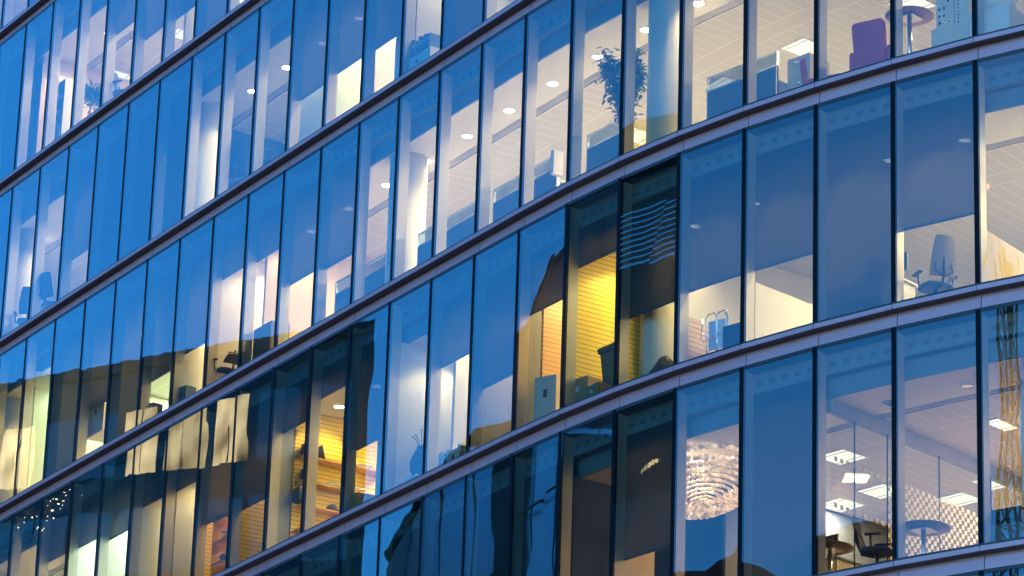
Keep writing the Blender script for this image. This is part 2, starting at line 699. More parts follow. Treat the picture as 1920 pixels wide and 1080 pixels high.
# ------------------------------------------------------------------ partitions and walls inside
M_PALESLAT = plain('pale_timber_board', (0.62, 0.46, 0.30), 0.55, scale=3)
M_GREY = plain('grey_panel', (0.30, 0.33, 0.36), 0.6)
M_BEIGE = plain('beige_panel', (0.58, 0.49, 0.38), 0.7)
M_DKWALL = plain('unlit_dark_panel', (0.035, 0.06, 0.12), 0.7)  # wall colour darkened to stand for the gloom of unlit rooms
M_MINT = plain('pale_green_board', (0.62, 0.70, 0.55), 0.4, scale=1.5)


def clear_glass(name, tint, refl):
    t = NT(name)
    tr = t.n('BsdfTransparent')
    tr.inputs['Color'].default_value = (*tint, 1)
    gl = t.n('BsdfGlossy', Roughness=0.02)
    mx = t.n('MixShader', i_0=refl)
    t.l(tr.outputs[0], mx.inputs[1])
    t.l(gl.outputs[0], mx.inputs[2])
    return t.surf(mx.outputs[0])


M_CLEAR = clear_glass('clear_partition_glass', (0.93, 0.95, 0.93), 0.012)
M_PALEGL = clear_glass('pale_screen_glass', (0.55, 0.62, 0.66), 0.06)


def frost_mat():
    t = NT('frosted_film')
    df = t.n('BsdfDiffuse')
    df.inputs['Color'].default_value = (0.74, 0.76, 0.62, 1)
    tl = t.n('BsdfTranslucent')
    tl.inputs['Color'].default_value = (0.80, 0.82, 0.66, 1)
    mx = t.n('MixShader', i_0=0.6)
    t.l(df.outputs[0], mx.inputs[1])
    t.l(tl.outputs[0], mx.inputs[2])
    return t.surf(mx.outputs[0])


M_FROST = frost_mat()


def cross_wall(r, k, d0, d1, mat, z0=0.0, z1=CEIL, th=0.08, name='partition_wall', s_off=0.0):
    """wall standing at right angles to the facade on mullion line k; its face towards lower k is the one the camera sees"""
    i = int(math.floor(k)) - K0
    fr_ = k - math.floor(k)
    n = NIN[i].lerp(NIN[i + 1], fr_)
    p0 = F(k, 0)
    t = (PK[i + 1] - PK[i]).normalized() if fr_ or i == 0 else (PK[i + 1] - PK[i - 1]).normalized()
    t3, n3 = Vector((t.x, t.y, 0)), Vector((n.x, n.y, 0))
    zs = sill(r)
    pts = []
    for z in (z0, z1):
        for a, d in ((0, d0), (0, d1), (th, d1), (th, d0)):
            q = p0 + t3 * (a + s_off) + n3 * d
            pts.append(Vector((q.x, q.y, zs + z)))
    mb = MB()
    mb.hexa(pts, 0)
    return mb.build(name, mat, office, p0 + Vector((0, 0, zs)))


for r, k, d0, d1, mat in (
        (4, 6, .27, 6, M_SLAT), (4, 7, .27, .52, M_GREY), (4, 7, .56, 6, M_SALMON), (4, 5, .27, .5, M_SLAT), (4, 8, .27, 6, M_WHITE),
        (4, 9, .58, 6, M_WHITE), (4, 9, .27, .30, M_WHITE), (4, 10, .27, 6, M_WHITE), (4, 13, .27, .52, M_GREY), (4, 13, .56, 6, M_SLAT), (4, 14, .27, 6, M_SLAT),
        (4, 15, .27, 6, M_SLAT), (4, 16, .3, 6, M_WHITE), (4, 17, .27, 6, M_WHITE), (4, 18, .27, 6, M_WHITE), (4, 19, .27, 6, M_WHITE), (3, 15, .27, 6, M_WHITE), (3, 14, .5, 6, M_PALESLAT),
        (3, 21, .3, 6, M_MINT), (2, 13, .9, 6, M_MINT), (2, 10, .3, 6, M_WHITE), (2, 12, .9, 6, M_WHITE), (2, 17, .27, 5, M_DKWALL),
        (2, 18, .27, 5, M_DKWALL), (2, 19, .27, 5, M_DKWALL), (1, 17, .5, 6, M_WHITE), (1, 22, .5, 6, M_PALESLAT), (5, 14, .27, 6, M_GREY), (5, 6, .3, 6, M_DKWALL), (5, 5, .27, .9, M_BEIGE), (5, 5, 2.4, 6, M_DKWALL), (4, 5, .56, 6, M_WHITE), (5, 0, 1.4, 7.5, M_BEIGE)):
    cross_wall(r, k, d0, d1, mat)
for r, k, d0, d1, z1, mat in ((4, 4, .28, 3, .93, M_SALMON), (4, 0, .28, 1.6, 1.0, M_BEIGE), (4, 3, .3, 2.1, 1.15, M_WHITE)):
    cross_wall(r, k, d0, d1, mat, z1=z1, name='low_partition')
# glazed meeting room on the lower right: head rail, glass, frosted squares
gp = cross_wall(5, 2.0, .42, 7.6, M_CLEAR, 0, 2.78, .012, 'glass_partition')
cross_wall(5, 2.0, .42, 7.6, M_GREY, 2.78, CEIL - .002, .10, 'head_rail')
i0 = 2 - K0
tt = (PK[i0 + 1] - PK[i0 - 1]).normalized()
t3, n3 = Vector((tt.x, tt.y, 0)), Vector((NIN[i0].x, NIN[i0].y, 0))
mb = MB()


def sq(d, z, w=0.072):
    q = F(2, 0) - t3 * 0.004 + Vector((0, 0, sill(5)))
    mb.face([q + n3 * d + Vector((0, 0, z)), q + n3 * (d + w) + Vector((0, 0, z)), q + n3 * (d + w) + Vector((0, 0, z + w)), q + n3 * d + Vector((0, 0, z + w))], 0)


for i in range(-19, 55):
    d = 1.84 + i * 0.075
    if d < 0.45:
        continue
    for j in range(24):
        z = 2.0 - j * 0.075
        if i >= 0 and (i + j) % 2 == 0:
            sq(d, z)
        elif i < 0 and i % 2 == 0 and j in (0, 10):
            sq(d, z)
mb.build('frosted_squares', M_FROST, gp)
for d in (1.0, 1.84, 3.2, 4.6):
    cross_wall(5, 2.0, d, d + .012, M_SLOT, 0.0, 2.78, .02, 'glass_joint', -0.006)

# ------------------------------------------------------------------ lights inside
M_LAMP = emit('lamp_diffuser', (1.0, 0.90, 0.68), 9.0)
M_TUBE = emit('fluorescent_panel', (1.0, 0.86, 0.58), 0.27)
M_TRIM = plain('lamp_trim', (0.7, 0.69, 0.66), 0.4)
M_OFF = plain('lamp_off', (.5, .5, .5), .12, 1.0)
ROWCOL = {0: (1, .75, .35), 1: (1, .75, .35), 2: (1, .75, .35), 3: (1, .75, .35), 4: (1, .75, .32), 5: (1, .60, .28), 6: (1, .8, .5)}
SPOT_W, ROOM_W = 21.0, 38.0
DARK = {2: {16, 17, 18, 8}, 5: set(range(2, 14)) - {4}, 6: set(range(-3, 14)), 3: set(), 4: set(), 1: {22, 23, 24}}
DIM = {(5, 4): 0.3, (5, 0): 0.5, (5, 1): 0.5, (5, -1): 0.5, (5, -2): .5, (3, -1): .5, (3, 0): .5, (3, 1): .5, (3, 2): .5, (3, 3): .55, (3, 4): .7, (4, 17): 1.6, (4, 18): 1.6, (4, 5): 1.15, (4, 6): 1.1, (4, 10): .9, (4, 11): .9, (4, 12): .9, (4, 13): 1.0,
       (4, 0): 1.7, (4, -1): 1.5, (4, -2): 1.5, (4, 1): 1.3, (4, 2): 1.25, (4, 3): 1.25}
LOFF = {(5, 0), (5, 1), (5, -1), (3, 0), (3, 1), (3, 2)}
OVER = {(4, 17): (.80, 1, .72), (4, 18): (.80, 1, .72), (3, 20): (.85, 1, .6), (5, 4): (1, .62, .22), (4, 5): (1, .84, .36)}
spot_d, room_d, room_at = {}, {}, {}


def spot_light(r, k, f):
    c = OVER.get((r, k), ROWCOL[r])
    key = (c, round(f, 2))
    if key not in spot_d:
        l = bpy.data.lights.new('downlight_beam', 'SPOT')
        l.energy = SPOT_W * f
        l.spot_size = R(135)
        l.spot_blend = 0.5
        l.shadow_soft_size = 0.06
        l.color = c
        spot_d[key] = l
    return spot_d[key]


def room_light(r, k, f):
    c = OVER.get((r, k), ROWCOL[r])
    key = (c, round(f, 2))
    if key not in room_d:
        l = bpy.data.lights.new('room_fill_light', 'AREA')
        l.shape = 'RECTANGLE'
        l.size, l.size_y = 0.5, 0.4
        l.energy = ROOM_W * f
        l.color = c
        room_d[key] = l
    return room_d[key]


for r in range(0, 7):
    for k in VIEW[r]:
        if k in DARK.get(r, ()) or r == 6:
            continue
        f = DIM.get((r, k), 1.0) * (1.4 if r < 3 else 1.4 if k > 5 and r == 3 else 1.35 if k > 13 else 1)
        s = k + 0.6
        p = G(r, s, 1.15, CEIL)
        M = Matrix.Translation(p)
        mb = MB()
        mb.lathe(M, [(0.122, -0.001), (0.122, -0.010), (0.098, -0.012), (0.094, -0.004)], 0, 20, False)
        dl = mb.build('downlight', [M_TRIM], office, p)
        mb = MB()
        mb.face([M @ Vector((0.095 * math.cos(a * math.pi / 10), -0.095 * math.sin(a * math.pi / 10), -0.004)) for a in range(20)], 0)
        off = (r, k) in LOFF
        mb.build('lamp', [M_OFF if off else M_LAMP], dl)
        if not off:
            o = bpy.data.objects.new('downlight_beam', spot_light(r, k, f))
            o.location = p - Vector((0, 0, 0.03))
            COL.objects.link(o)
        if (k % 2 == 0 or (r, k) in OVER) and (r, k) not in ((5, 4), (5, 2), (4, 2), (4, 4)):
            room_at[(r, k)] = f


def luminaire(r, s, d, L, w=.31):
    M = frame(r, s, d, CEIL)
    mb = MB()
    mb.box(M, -L / 2, L / 2, -w, w, -.012, .03, 0)
    fx = mb.build('ceiling_luminaire', [M_TRIM], office, M.translation)  # also serves as added housing for the room fill lights
    mb = MB()
    for y0, y1 in ((-.9, -.65), (-.55, .55), (.65, .9)):
        mb.face([M @ Vector(c) for c in ((-L / 2 + .02, y0 * w, -.0135), (-L / 2 + .02, y1 * w, -.0135), (L / 2 - .02, y1 * w, -.0135), (L / 2 - .02, y0 * w, -.0135))], 0)
    mb.build('lamp', [M_TUBE], fx)
    return M.translation - Vector((0, 0, .02))


for r, s, d, L in ((5, 3.25, 2.75, .62), (5, 3.85, 4.55, .62), (5, 3.3, 5.75, .62), (5, 4.7, 4.6, .62), (5, 5.4, 5.8, .62), (5, 2.4, 5.4, .6), (5, 1.0, 3.0, .3),
                   (1, 19.97, 2.6, .5), (1, 22.0, 2.4, .6), (2, 11.7, 2.15, .6), (2, 13.3, 2.45, .6), (2, 16.22, 3.2, .6)):
    p = luminaire(r, s, d, L)
    if r == 5 and s in (3.85, 4.7, 2.4):
        o = bpy.data.objects.new('room_fill_light', room_light(5, 0, .9))
        o.location = p
        COL.objects.link(o)
for r, k in room_at:  # fill lights added to brighten the rooms, most under made-up fixtures
    p = luminaire(r, k + (.7 if r == 3 and k < 6 else .35), 3.72, .62)
    o = bpy.data.objects.new('room_fill_light', room_light(r, k, room_at[(r, k)]))
    o.location = p
    COL.objects.link(o)

# round structural columns just behind the glass
for r in range(0, 7):
    for s in (4.85, 10.65, 16.5, 22.5):
        if r == 5 and s == 4.85:
            continue
        M = Matrix.Translation(G(r, s, 0.82, 0))
        mb = MB()
        mb.lathe(M, [(0.36, 0.0), (0.36, CEIL - .035), (0.345, CEIL - .035), (0.345, CEIL)], 0, 40, False)
        mb.build('column', [M_WHITE], office)

# ------------------------------------------------------------------ furniture and loose things behind the glass
M_RED = plain('plum_red_upholstery', (0.56, 0.05, 0.10), 0.75, scale=12)
M_DKBLUE = plain('dark_blue_fabric', (0.025, 0.05, 0.11), 0.85, scale=15)
M_SCREEN = plain('grey_blue_screen_fabric', (0.13, 0.18, 0.24), 0.9, scale=14)
M_STEEL = plain('brushed_steel', (0.55, 0.56, 0.58), 0.28, 1.0)
M_CHROME = plain('chrome', (0.8, 0.82, 0.85), 0.08, 1.0, var=0.02)
M_BLKPL = plain('black_plastic', (0.02, 0.02, 0.023), 0.5)
M_PINKTOP = plain('pinkish_wood_laminate', (0.52, 0.26, 0.20), 0.45, scale=6)
M_WOODTOP = plain('dark_wood_top', (0.14, 0.07, 0.045), 0.4, scale=8)
M_CARD = plain('brown_cardboard', (0.46, 0.30, 0.14), 0.85, scale=6)
M_PAPER = plain('white_paper', (0.80, 0.79, 0.75), 0.8)
M_BIN = plain('dark_green_plastic', (0.035, 0.085, 0.055), 0.5)
M_LEAF = plain('leaf_green', (0.045, 0.13, 0.035), 0.45, var=0.5, scale=9)
M_BARK = plain('bark', (0.14, 0.09, 0.055), 0.9)
M_POT = plain('grey_pot', (0.25, 0.25, 0.25), 0.6)
M_MESHFAB = plain('pale_grey_mesh', (0.20, 0.19, 0.18), 0.8, scale=30)
M_MODEL = plain('grey_card_model', (0.74, 0.66, 0.54), 0.85, scale=5)
M_BLUEFILE = plain('blue_box_file', (0.10, 0.22, 0.42), 0.6)
M_SHELF = plain('oak_shelf', (0.68, 0.38, 0.10), 0.5, scale=5)
M_TARP = plain('grey_brown_tarpaulin', (0.13, 0.10, 0.085), 0.7, scale=8, bump=0.6)
M_DGLASS = plain('dark_screen_glass', (0.012, 0.014, 0.02), 0.12)
M_CREAMBOX = plain('cream_cabinet', (0.66, 0.58, 0.44), 0.5)


def T(name, label, cat, r, s, d, z=0.0, rot=0.0, group=None):
    M = frame(r, s, d, z) @ Matrix.Rotation(R(rot), 4, 'Z')
    return thing(name, label, cat, M.translation, group), M


def desk_screen(r, s0, s1, d, label, h=1.22):
    t, M = T('desk_screen', label, 'screen', r, (s0 + s1) / 2, d, 0, 0, 'fabric screens between desks by the glass')
    w = (s1 - s0) * 1.5 / 2
    mb = MB()
    mb.box(M, -w + .02, w - .02, -.018, .018, .30, h - .27)
    mb.build('fabric_panel', M_SCREEN, t)
    mb = MB()
    mb.box(M, -w + .02, w - .02, -.005, .005, h - .245, h - .02)
    mb.build('glass_top', M_PALEGL, t)
    mb = MB()
    for x0, x1, z0, z1 in ((-w, -w + .02, 0, h), (w - .02, w, 0, h), (-w + .02, w - .02, h - .02, h), (-w + .02, w - .02, h - .27, h - .245)):
        mb.box(M, x0, x1, -.022, .022, z0, z1)
    mb.build('frame', M_STEEL, t)
    mb = MB()
    mb.box(M, -w + .03, w - .03, .03, .78, .70, .73)
    for x in (-w + .06, w - .1):
        mb.box(M, x, x + .04, .1, .7, 0, .70)
    tb, M2 = T('desk', label.replace('desk screen', 'white desk behind the screen'), 'desk', r, (s0 + s1) / 2, d)
    mb.build('desk_top', M_PAPER, tb)


desk_screen(3, 2.97, 4.05, .72, 'grey desk screen with a steel end post beside the plum armchairs')
desk_screen(3, 5.62, 6.30, .72, 'short grey desk screen below the leafy ficus')
desk_screen(3, 6.95, 8.40, .72, 'long grey desk screen with a white box at its end')
desk_screen(3, 8.80, 10.2, .72, 'grey desk screen to the right of the floodlit round column')
desk_screen(3, 10.95, 12.3, .72, 'grey desk screen to the left of the floodlit round column')


def armchair(r, s, d, rot, label):
    t, M = T('armchair', label, 'armchair', r, s, d, 0, rot)
    mb = MB()
    mb.rbox(M, -.27, .27, -.28, .30, .18, .46, .05)
    mb.build('seat', M_RED, t)
    mb = MB()
    rows = []
    for z, w, y0, y1 in ((.20, .27, -.42, -.285), (.5, .275, -.44, -.29), (.85, .285, -.48, -.33), (1.05, .285, -.51, -.37), (1.09, .26, -.505, -.385)):
        rows.append([M @ Vector(c) for c in ((-w + .03, y0, z), (w - .03, y0, z), (w, y0 + .03, z), (w, y1 - .03, z), (w - .03, y1, z), (-w + .03, y1, z), (-w, y1 - .03, z), (-w, y0 + .03, z))])
    mb.grid(rows, 0, True, True, True)
    mb.build('backrest', M_RED, t)
    for sx in (-1, 1):
        mb = MB()
        a, b = (.285, .385) if sx > 0 else (-.385, -.285)
        mb.rbox(M, a, b, -.40, .30, .12, .66, .045)
        mb.build('arm', M_RED, t)
        for y in (-.36, .26):
            mb = MB()
            mb.bar(M @ Vector((sx * .32, y, .125)), M @ Vector((sx * .34, y, 0)), .02)
            mb.build('leg', M_STEEL, t)


armchair(3, 1.62, .98, 8, 'plum red armchair seen from behind, nearest the round bar table')
armchair(3, 2.50, 1.35, -75, 'plum red armchair seen from the side, next to the desk screen')


def round_table(r, s, d, R0, h, label, top, name='round_table'):
    t, M = T(name, label, 'table', r, s, d)
    mb = MB()
    mb.lathe(M, [(.02, h - .03), (R0 - .02, h - .03), (R0, h - .018), (R0, h - .006), (R0 - .01, h), (.02, h)], 0, 48)
    mb.build('table_top', top, t)
    mb = MB()
    mb.lathe(M, [(.038, .02), (.038, h - .06)], 0, 20)
    mb.box(M, -.16, .16, -.16, .16, h - .058, h - .032)
    mb.build('pedestal', M_STEEL, t)
    mb = MB()
    mb.lathe(M, [(.27, 0), (.27, .012), (.05, .025)], 0, 32)
    mb.build('base', M_STEEL, t)


round_table(3, 1.12, .74, .39, 1.1, 'tall round bar table with a pinkish top on one steel post', M_PINKTOP, 'bar_table')
round_table(5, 0.98, .74, .41, .72, 'dark round meeting table before the chequered glass wall', M_WOODTOP)
round_table(5, 2.2, .75, .38, .72, 'dark round table behind the glass partition, half hidden by the fin', M_WOODTOP)

t, M = T('architectural_model', 'grey card model of a tower standing beside the bar table', 'model', 3, .50, .72)
mb = MB()
mb.box(M, -.36, .36, -.2, .2, 0, .62)
mb.build('plinth', M_MODEL, t)
mb = MB()
mb.box(M, -.30, .02, -.14, .14, .62, 1.28)
mb.box(M, .022, .16, -.10, .14, .62, 1.75)
mb.box(M, -.34, -.302, -.10, .1, 1.08, 1.2)
mb.box(M, -.32, .018, -.16, .16, 1.282, 1.33)
mb.box(M, .162, .30, -.14, .14, .62, 1.12)
mb.build('tower', M_MODEL, t)
mb = MB()
for x in (-.26, -.18, -.1):
    for z in (.7, .82, .94, 1.06):
        if random.random() < .7:
            mb.box(M, x, x + .04, -.144, -.139, z, z + random.uniform(.03, .07))
for z in [.68 + .06 * q for q in range(16)]:
    mb.box(M, .07, .09, -.104, -.099, z, z + .03)
mb.build('openings', M_DGLASS, t)

t, M = T('round_tub', 'white round tub with a blue rim at the right edge of the upper floor', 'tub', 3, -.05, .62, .62)
mb = MB()
mb.lathe(M, [(.20, 0), (.26, .04), (.29, .25)], 0, 36)
mb.build('body', M_PAPER, t)
mb = MB()
mb.lathe(M, [(.292, .25), (.31, .26), (.31, .29), (.285, .29)], 0, 36, False)
mb.build('rim', M_BLUEFILE, t)
mb = MB()
mb.box(M, -.35, .35, -.3, .3, -.62, -.005)
st, M2 = T('low_cupboard', 'low white cupboard under the round tub', 'cupboard', 3, -.05, .62)
mb.build('carcass', M_PAPER, st)

t, M = T('filing_cabinet', 'cream filing cabinet between the desk screen and the plum armchair', 'cabinet', 3, 2.82, 1.25)
mb = MB()
mb.box(M, -.24, .24, -.25, .25, 0, 1.16)
mb.build('carcass', M_CREAMBOX, t)
for q in range(3):
    mb = MB()
    mb.box(M, -.225, .225, -.262, -.252, .05 + q * .37, .39 + q * .37)
    dr = mb.build('drawer', M_CREAMBOX, t)
    mb = MB()
    mb.box(M, -.07, .07, -.28, -.264, .30 + q * .37, .32 + q * .37)
    mb.build('handle', M_STEEL, dr)
t, M = T('paper_box', 'small white box standing at the end of the long grey desk screen', 'box', 3, 6.86, .6, .72)
mb = MB()
mb.box(M, -.05, .05, -.1, .1, 0, .42)
mb.build('box_body', M_PAPER, t)
mb = MB()
mb.box(M, -.052, .052, -.102, .102, .421, .45)
mb.build('lid', M_PAPER, t)


def leaf(mb, p, d, up_, L, w, mat=0):
    d = d.normalized()
    sd_ = d.cross(up_).normalized()
    n_ = sd_.cross(d)
    a = [p, p + d * L * .35 + sd_ * w + n_ * .006, p + d * L * .75 + sd_ * w * .6, p + d * L - n_ * L * .12, p + d * L * .75 - sd_ * w * .6, p + d * L * .35 - sd_ * w + n_ * .006]
    mb.face(a, mat)


def ficus(r, s, d, h, z0, rad, label, name='potted_tree', nleaf=1500, yucca=False):
    t, M = T(name, label, 'plant', r, s, d)
    rng = random.Random(int(s * 100))
    mb = MB()
    mb.lathe(M, [(.15, 0), (.19, .32), (.20, .36), (.17, .36), (.165, .30)], 0, 28)
    mb.build('pot', M_POT, t)
    mb = MB()
    lf = MB()
    tips = []
    base = Vector((0, 0, .3))
    for b in range(9 if not yucca else 3):
        a = rng.uniform(0, 6.28)
        z1 = z0 + (h - z0) * rng.uniform(.15, .95)
        ex = rad * rng.uniform(.35, .9) if not yucca else rad * .25
        pts = [base, Vector((.02 * math.cos(a), .02 * math.sin(a), z0 * .7)), Vector((ex * .45 * math.cos(a), ex * .45 * math.sin(a), (z0 + z1) / 2)), Vector((ex * math.cos(a), ex * math.sin(a), z1))]
        mb.tube([M @ p_ for p_ in pts], .012, 0, 6)
        for q in range(6):
            u = rng.uniform(.25, 1)
            c = pts[2].lerp(pts[3], u) if u > .4 else pts[1].lerp(pts[2], u + .4)
            tips.append(c)
    for n_ in range(nleaf):
        c = rng.choice(tips)
        if yucca:
            a = rng.uniform(0, 6.28)
            d_ = Vector((math.cos(a), math.sin(a), rng.uniform(-.3, 1.0)))
            leaf(lf, M @ c, (M.to_3x3() @ d_), Vector((0, 0, 1)), rng.uniform(.22, .42), .014)
        else:
            o = Vector((rng.gauss(0, 1), rng.gauss(0, 1), rng.gauss(0, .9))) * rad * .20
            a = rng.uniform(0, 6.28)
            d_ = Vector((math.cos(a), math.sin(a), rng.uniform(-.9, .2)))
            leaf(lf, M @ (c + o), (M.to_3x3() @ d_), Vector((.1, .2, 1)), rng.uniform(.09, .15), rng.uniform(.02, .032))
    mb.build('stem', M_BARK, t)
    lf.build('foliage', M_LEAF, t)


ficus(3, 5.58, .66, 2.55, 1.2, .42, 'tall leafy ficus beside the round column on the upper right floor')
ficus(1, 20.3, .62, 1.6, .9, .4, 'spiky green pot plant standing at the glass on the top left floor', 'potted_plant', 260, True)


def task_chair(r, s, d, rot, label, fab=None, seat=None, hb=1.18):
    fab, seat = fab or M_MESHFAB, seat or M_DKBLUE
    t, M = T('office_chair', label, 'chair', r, s, d, 0, rot)
    mb = MB()
    rows = []
    for z, k_ in ((.44, .86), (.455, .98), (.48, 1.0), (.505, .95)):
        rows.append([M @ Vector((.25 * k_ * math.copysign(abs(math.cos(a)) ** .6, math.cos(a)), .24 * k_ * math.copysign(abs(math.sin(a)) ** .6, math.sin(a)), z)) for a in [2 * math.pi * i / 28 for i in range(28)]])
    mb.grid(rows, 0, True, True, True)
    mb.build('seat', seat, t)
    mb = MB()
    for side in (0, 1):
        rows = []
        for i in range(9):
            u = i / 8
            z = .58 + u * (hb - .58)
            y = -.22 - .04 * math.sin(u * 3.0) - .10 * u * u - side * .022
            w = .21 * (1 - .28 * u * u) * (1 if u < .95 else .93)
            rows.append([M @ Vector((w * c, y + .035 * (1 - c * c) * -1, z)) for c in (-1, -.6, -.2, .2, .6, 1)])
        mb.grid(rows if side else [list(reversed(q)) for q in rows], 0)
    mb.build('backrest', fab, t)
    mb = MB()
    mb.tube([M @ Vector(c) for c in ((0, -.05, .42), (0, -.24, .44), (0, -.31, .62), (0, -.33, .85))], .022)
    mb.tube([M @ Vector(c) for c in ((-.12, -.30, .80), (-.15, -.31, .65), (0, -.30, .56), (.15, -.31, .65), (.12, -.30, .80), (-.12, -.30, .80))], .012)
    mb.build('back_frame', M_BLKPL, t)
    for sx in (-1, 1):
        mb = MB()
        mb.tube([M @ Vector(c) for c in ((sx * .16, -.02, .44), (sx * .29, -.02, .46), (sx * .30, -.02, .66))], .017)
        mb.rbox(M, sx * .30 - .04, sx * .30 + .04, -.12, .15, .66, .69, .014)
        mb.build('armrest', M_BLKPL, t)
    mb = MB()
    mb.bar(M @ Vector((0, 0, .08)), M @ Vector((0, 0, .44)), .028)
    for i in range(5):
        a = i * 2 * math.pi / 5
        mb.bar(M @ Vector((0, 0, .10)), M @ Vector((.29 * math.cos(a), .29 * math.sin(a), .07)), .024, r2=.016)
        mb.bar(M @ Vector((.29 * math.cos(a) - .02, .29 * math.sin(a), .032)), M @ Vector((.29 * math.cos(a) + .02, .29 * math.sin(a), .032)), .03)
    mb.build('star_base', M_BLKPL, t)


task_chair(4, .84, .80, 58, 'pale mesh office chair beside the dark monitor on the right-hand floor', hb=1.22)
task_chair(5, 1.56, .72, -70, 'dark mesh chair left of the round meeting table', M_DKBLUE, M_DKBLUE, 1.0)
task_chair(2, 15.1, .62, 40, 'dark blue chair with a tall split back right of the floodlit round column', M_DKBLUE, M_DKBLUE, 1.35)
task_chair(2, 14.15, .55, 150, 'dark blue chair with curved arms, one bay right of the tall split back', M_DKBLUE, M_DKBLUE, 1.05)
task_chair(2, 21.85, .55, 60, 'dark chair silhouette against the lit wall at the far left edge', M_DKBLUE, M_DKBLUE, 1.2)
task_chair(2, 20.95, .55, 20, 'dark chair at the left edge beside another against the lit wall', M_DKBLUE, M_DKBLUE, 1.15)
task_chair(1, 19.0, .55, -60, 'grey chair at the glass beside the spiky plant on the top floor', M_SCREEN, M_SCREEN, 1.1)
task_chair(3, 15.0, .5, 90, 'black chair back low behind the glass above the leaning files', M_BLKPL, M_BLKPL, .75)


def monitor(r, s, d, z, rot, label, w=.42, h=.30):
    t, M = T('monitor', label, 'monitor', r, s, d, z, rot)
    mb = MB()
    mb.box(M, -w / 2, w / 2, -.02, .02, .10, .10 + h)
    mb.build('casing', M_BLKPL, t)
    mb = MB()
    mb.box(M, -w / 2 + .015, w / 2 - .015, -.024, -.0205, .115, .085 + h)
    mb.build('screen', M_DGLASS, t)
    mb = MB()
    mb.box(M, -.03, .03, .021, .05, .012, .25)
    mb.box(M, -.11, .11, -.06, .10, 0, .012)
    mb.build('stand', M_BLKPL, t)


def desk(r, s, d, w, dp, h, label, top=None):
    t, M = T('desk', label, 'desk', r, s, d)
    mb = MB()
    mb.box(M, -w / 2, w / 2, -dp / 2, dp / 2, h - .03, h)
    mb.build('desk_top', top or M_CREAMBOX, t)
    for sx in (-1, 1):
        mb = MB()
        mb.box(M, sx * (w / 2 - .06) - .02, sx * (w / 2 - .06) + .02, -dp / 2 + .05, dp / 2 - .05, 0, h - .032)
        mb.build('leg', M_STEEL, t)


desk(4, 1.6, .75, 1.2, .7, .72, 'cream desk carrying the dark monitor by the mesh chair')
monitor(4, 1.27, .62, .722, 12, 'dark monitor on the cream desk beside the pale mesh chair')
desk(5, 2.75, 1.5, 1.2, .7, .72, 'desk behind the glass partition of the meeting room', M_GREY)
monitor(5, 2.55, 1.3, .722, 0, 'dark monitor behind the glass partition of the meeting room')

t, M = T('printer', 'black office printer on a cabinet at the right edge of the meeting room', 'printer', 5, -.12, .62, .42)
mb = MB()
mb.rbox(M, -.26, .26, -.2, .24, 0, .22, .02)
mb.build('body', M_BLKPL, t)
mb = MB()
mb.rbox(M, -.25, .25, -.18, .22, .225, .27, .015)
mb.build('lid', M_BLKPL, t)
mb = MB()
mb.box(M, -.16, .16, -.30, -.202, .06, .075)
mb.build('paper_tray', M_DKBLUE, t)
t, M = T('printer_cabinet', 'grey cabinet under the black printer', 'cabinet', 5, -.12, .62)
mb = MB()
mb.box(M, -.3, .3, -.25, .28, 0, .415)
mb.build('carcass', M_SCREEN, t)

t, M = T('wheelie_bin', 'dark green wheeled bin against the yellow timber wall', 'bin', 4, 5.47, .66)
mb = MB()
mb.grid([[M @ Vector(c) for c in ((-w, -y, z), (w, -y, z), (w, y, z), (-w, y, z))] for z, w, y in ((.08, .20, .19), (.95, .27, .26), (.951, .30, .29), (1.0, .30, .29))], 0, False, True, True)
mb.build('body', M_BIN, t)
mb = MB()
mb.grid([[M @ Vector(c) for c in ((-w, -y, z), (w, -y, z), (w, y, z), (-w, y, z))] for z, w, y in ((1.002, .31, .30), (1.03, .31, .30), (1.075, .26, .25))], 0, False, True, True)
mb.bar(M @ Vector((-.24, .33, 1.0)), M @ Vector((.24, .33, 1.0)), .018)
mb.build('lid', M_BIN, t)
for sx in (-1, 1):
    mb = MB()
    mb.bar(M @ Vector((sx * .21, .2, .1)), M @ Vector((sx * .26, .2, .1)), .1, n=20)
    mb.build('wheel', M_BLKPL, t)


def carton(r, s, d, z, w, dp, h, rot, label, mat=None, name='cardboard_box', cat='box', group=None):
    t, M = T(name, label, cat, r, s, d, z, rot, group)
    mb = MB()
    mb.box(M, -w / 2, w / 2, -dp / 2, dp / 2, 0, h)
    mb.build('box_body', mat or M_CARD, t)
    mb = MB()
    mb.box(M, -w / 2 - .001, w / 2 + .001, -.03, .03, h + .0005, h + .003)
    mb.box(M, -.04, .04, -dp / 2 - .003, -dp / 2 - .001, h * .6, h * .75)
    mb.build('tape', M_PAPER if mat is None else M_BLKPL, t)


carton(4, 5.98, .46, 0, .5, .38, .62, 8, 'brown cardboard box at the glass below the yellow timber wall')
carton(4, 5.62, .36, 0, .4, .3, .36, -6, 'lower brown cardboard box between the taller one and the green bin')
carton(4, 3.42, .62, 0, .42, .42, .62, 4, 'dark blue crate on the right of the chrome trolley', M_DKBLUE, 'crate', 'crate')
carton(4, 6.72, .52, 0, .46, .42, .96, 20, 'tall white cupboard box beside the stack of dark cushions', M_PAPER, 'white_cupboard', 'cupboard')
carton(4, 10.35, 1.75, 1.35, .5, .35, .5, 62, 'yellow box on the shelf at the right end of the timber wall', M_SHELF)
carton(4, 11.0, .4, 0, .42, .36, .45, 0, 'yellow carton at the glass right of the shelves', M_SHELF)
carton(3, 15.95, .32, 0, .34, .25, .50, 10, 'blue grey storage box next to the leaning files', M_SCREEN, 'storage_box', 'box')
carton(3, 13.7, .45, 0, .75, .4, .85, 0, 'dark low cupboard behind the glass over the roof reflection', M_TARP, 'low_cupboard', 'cupboard')
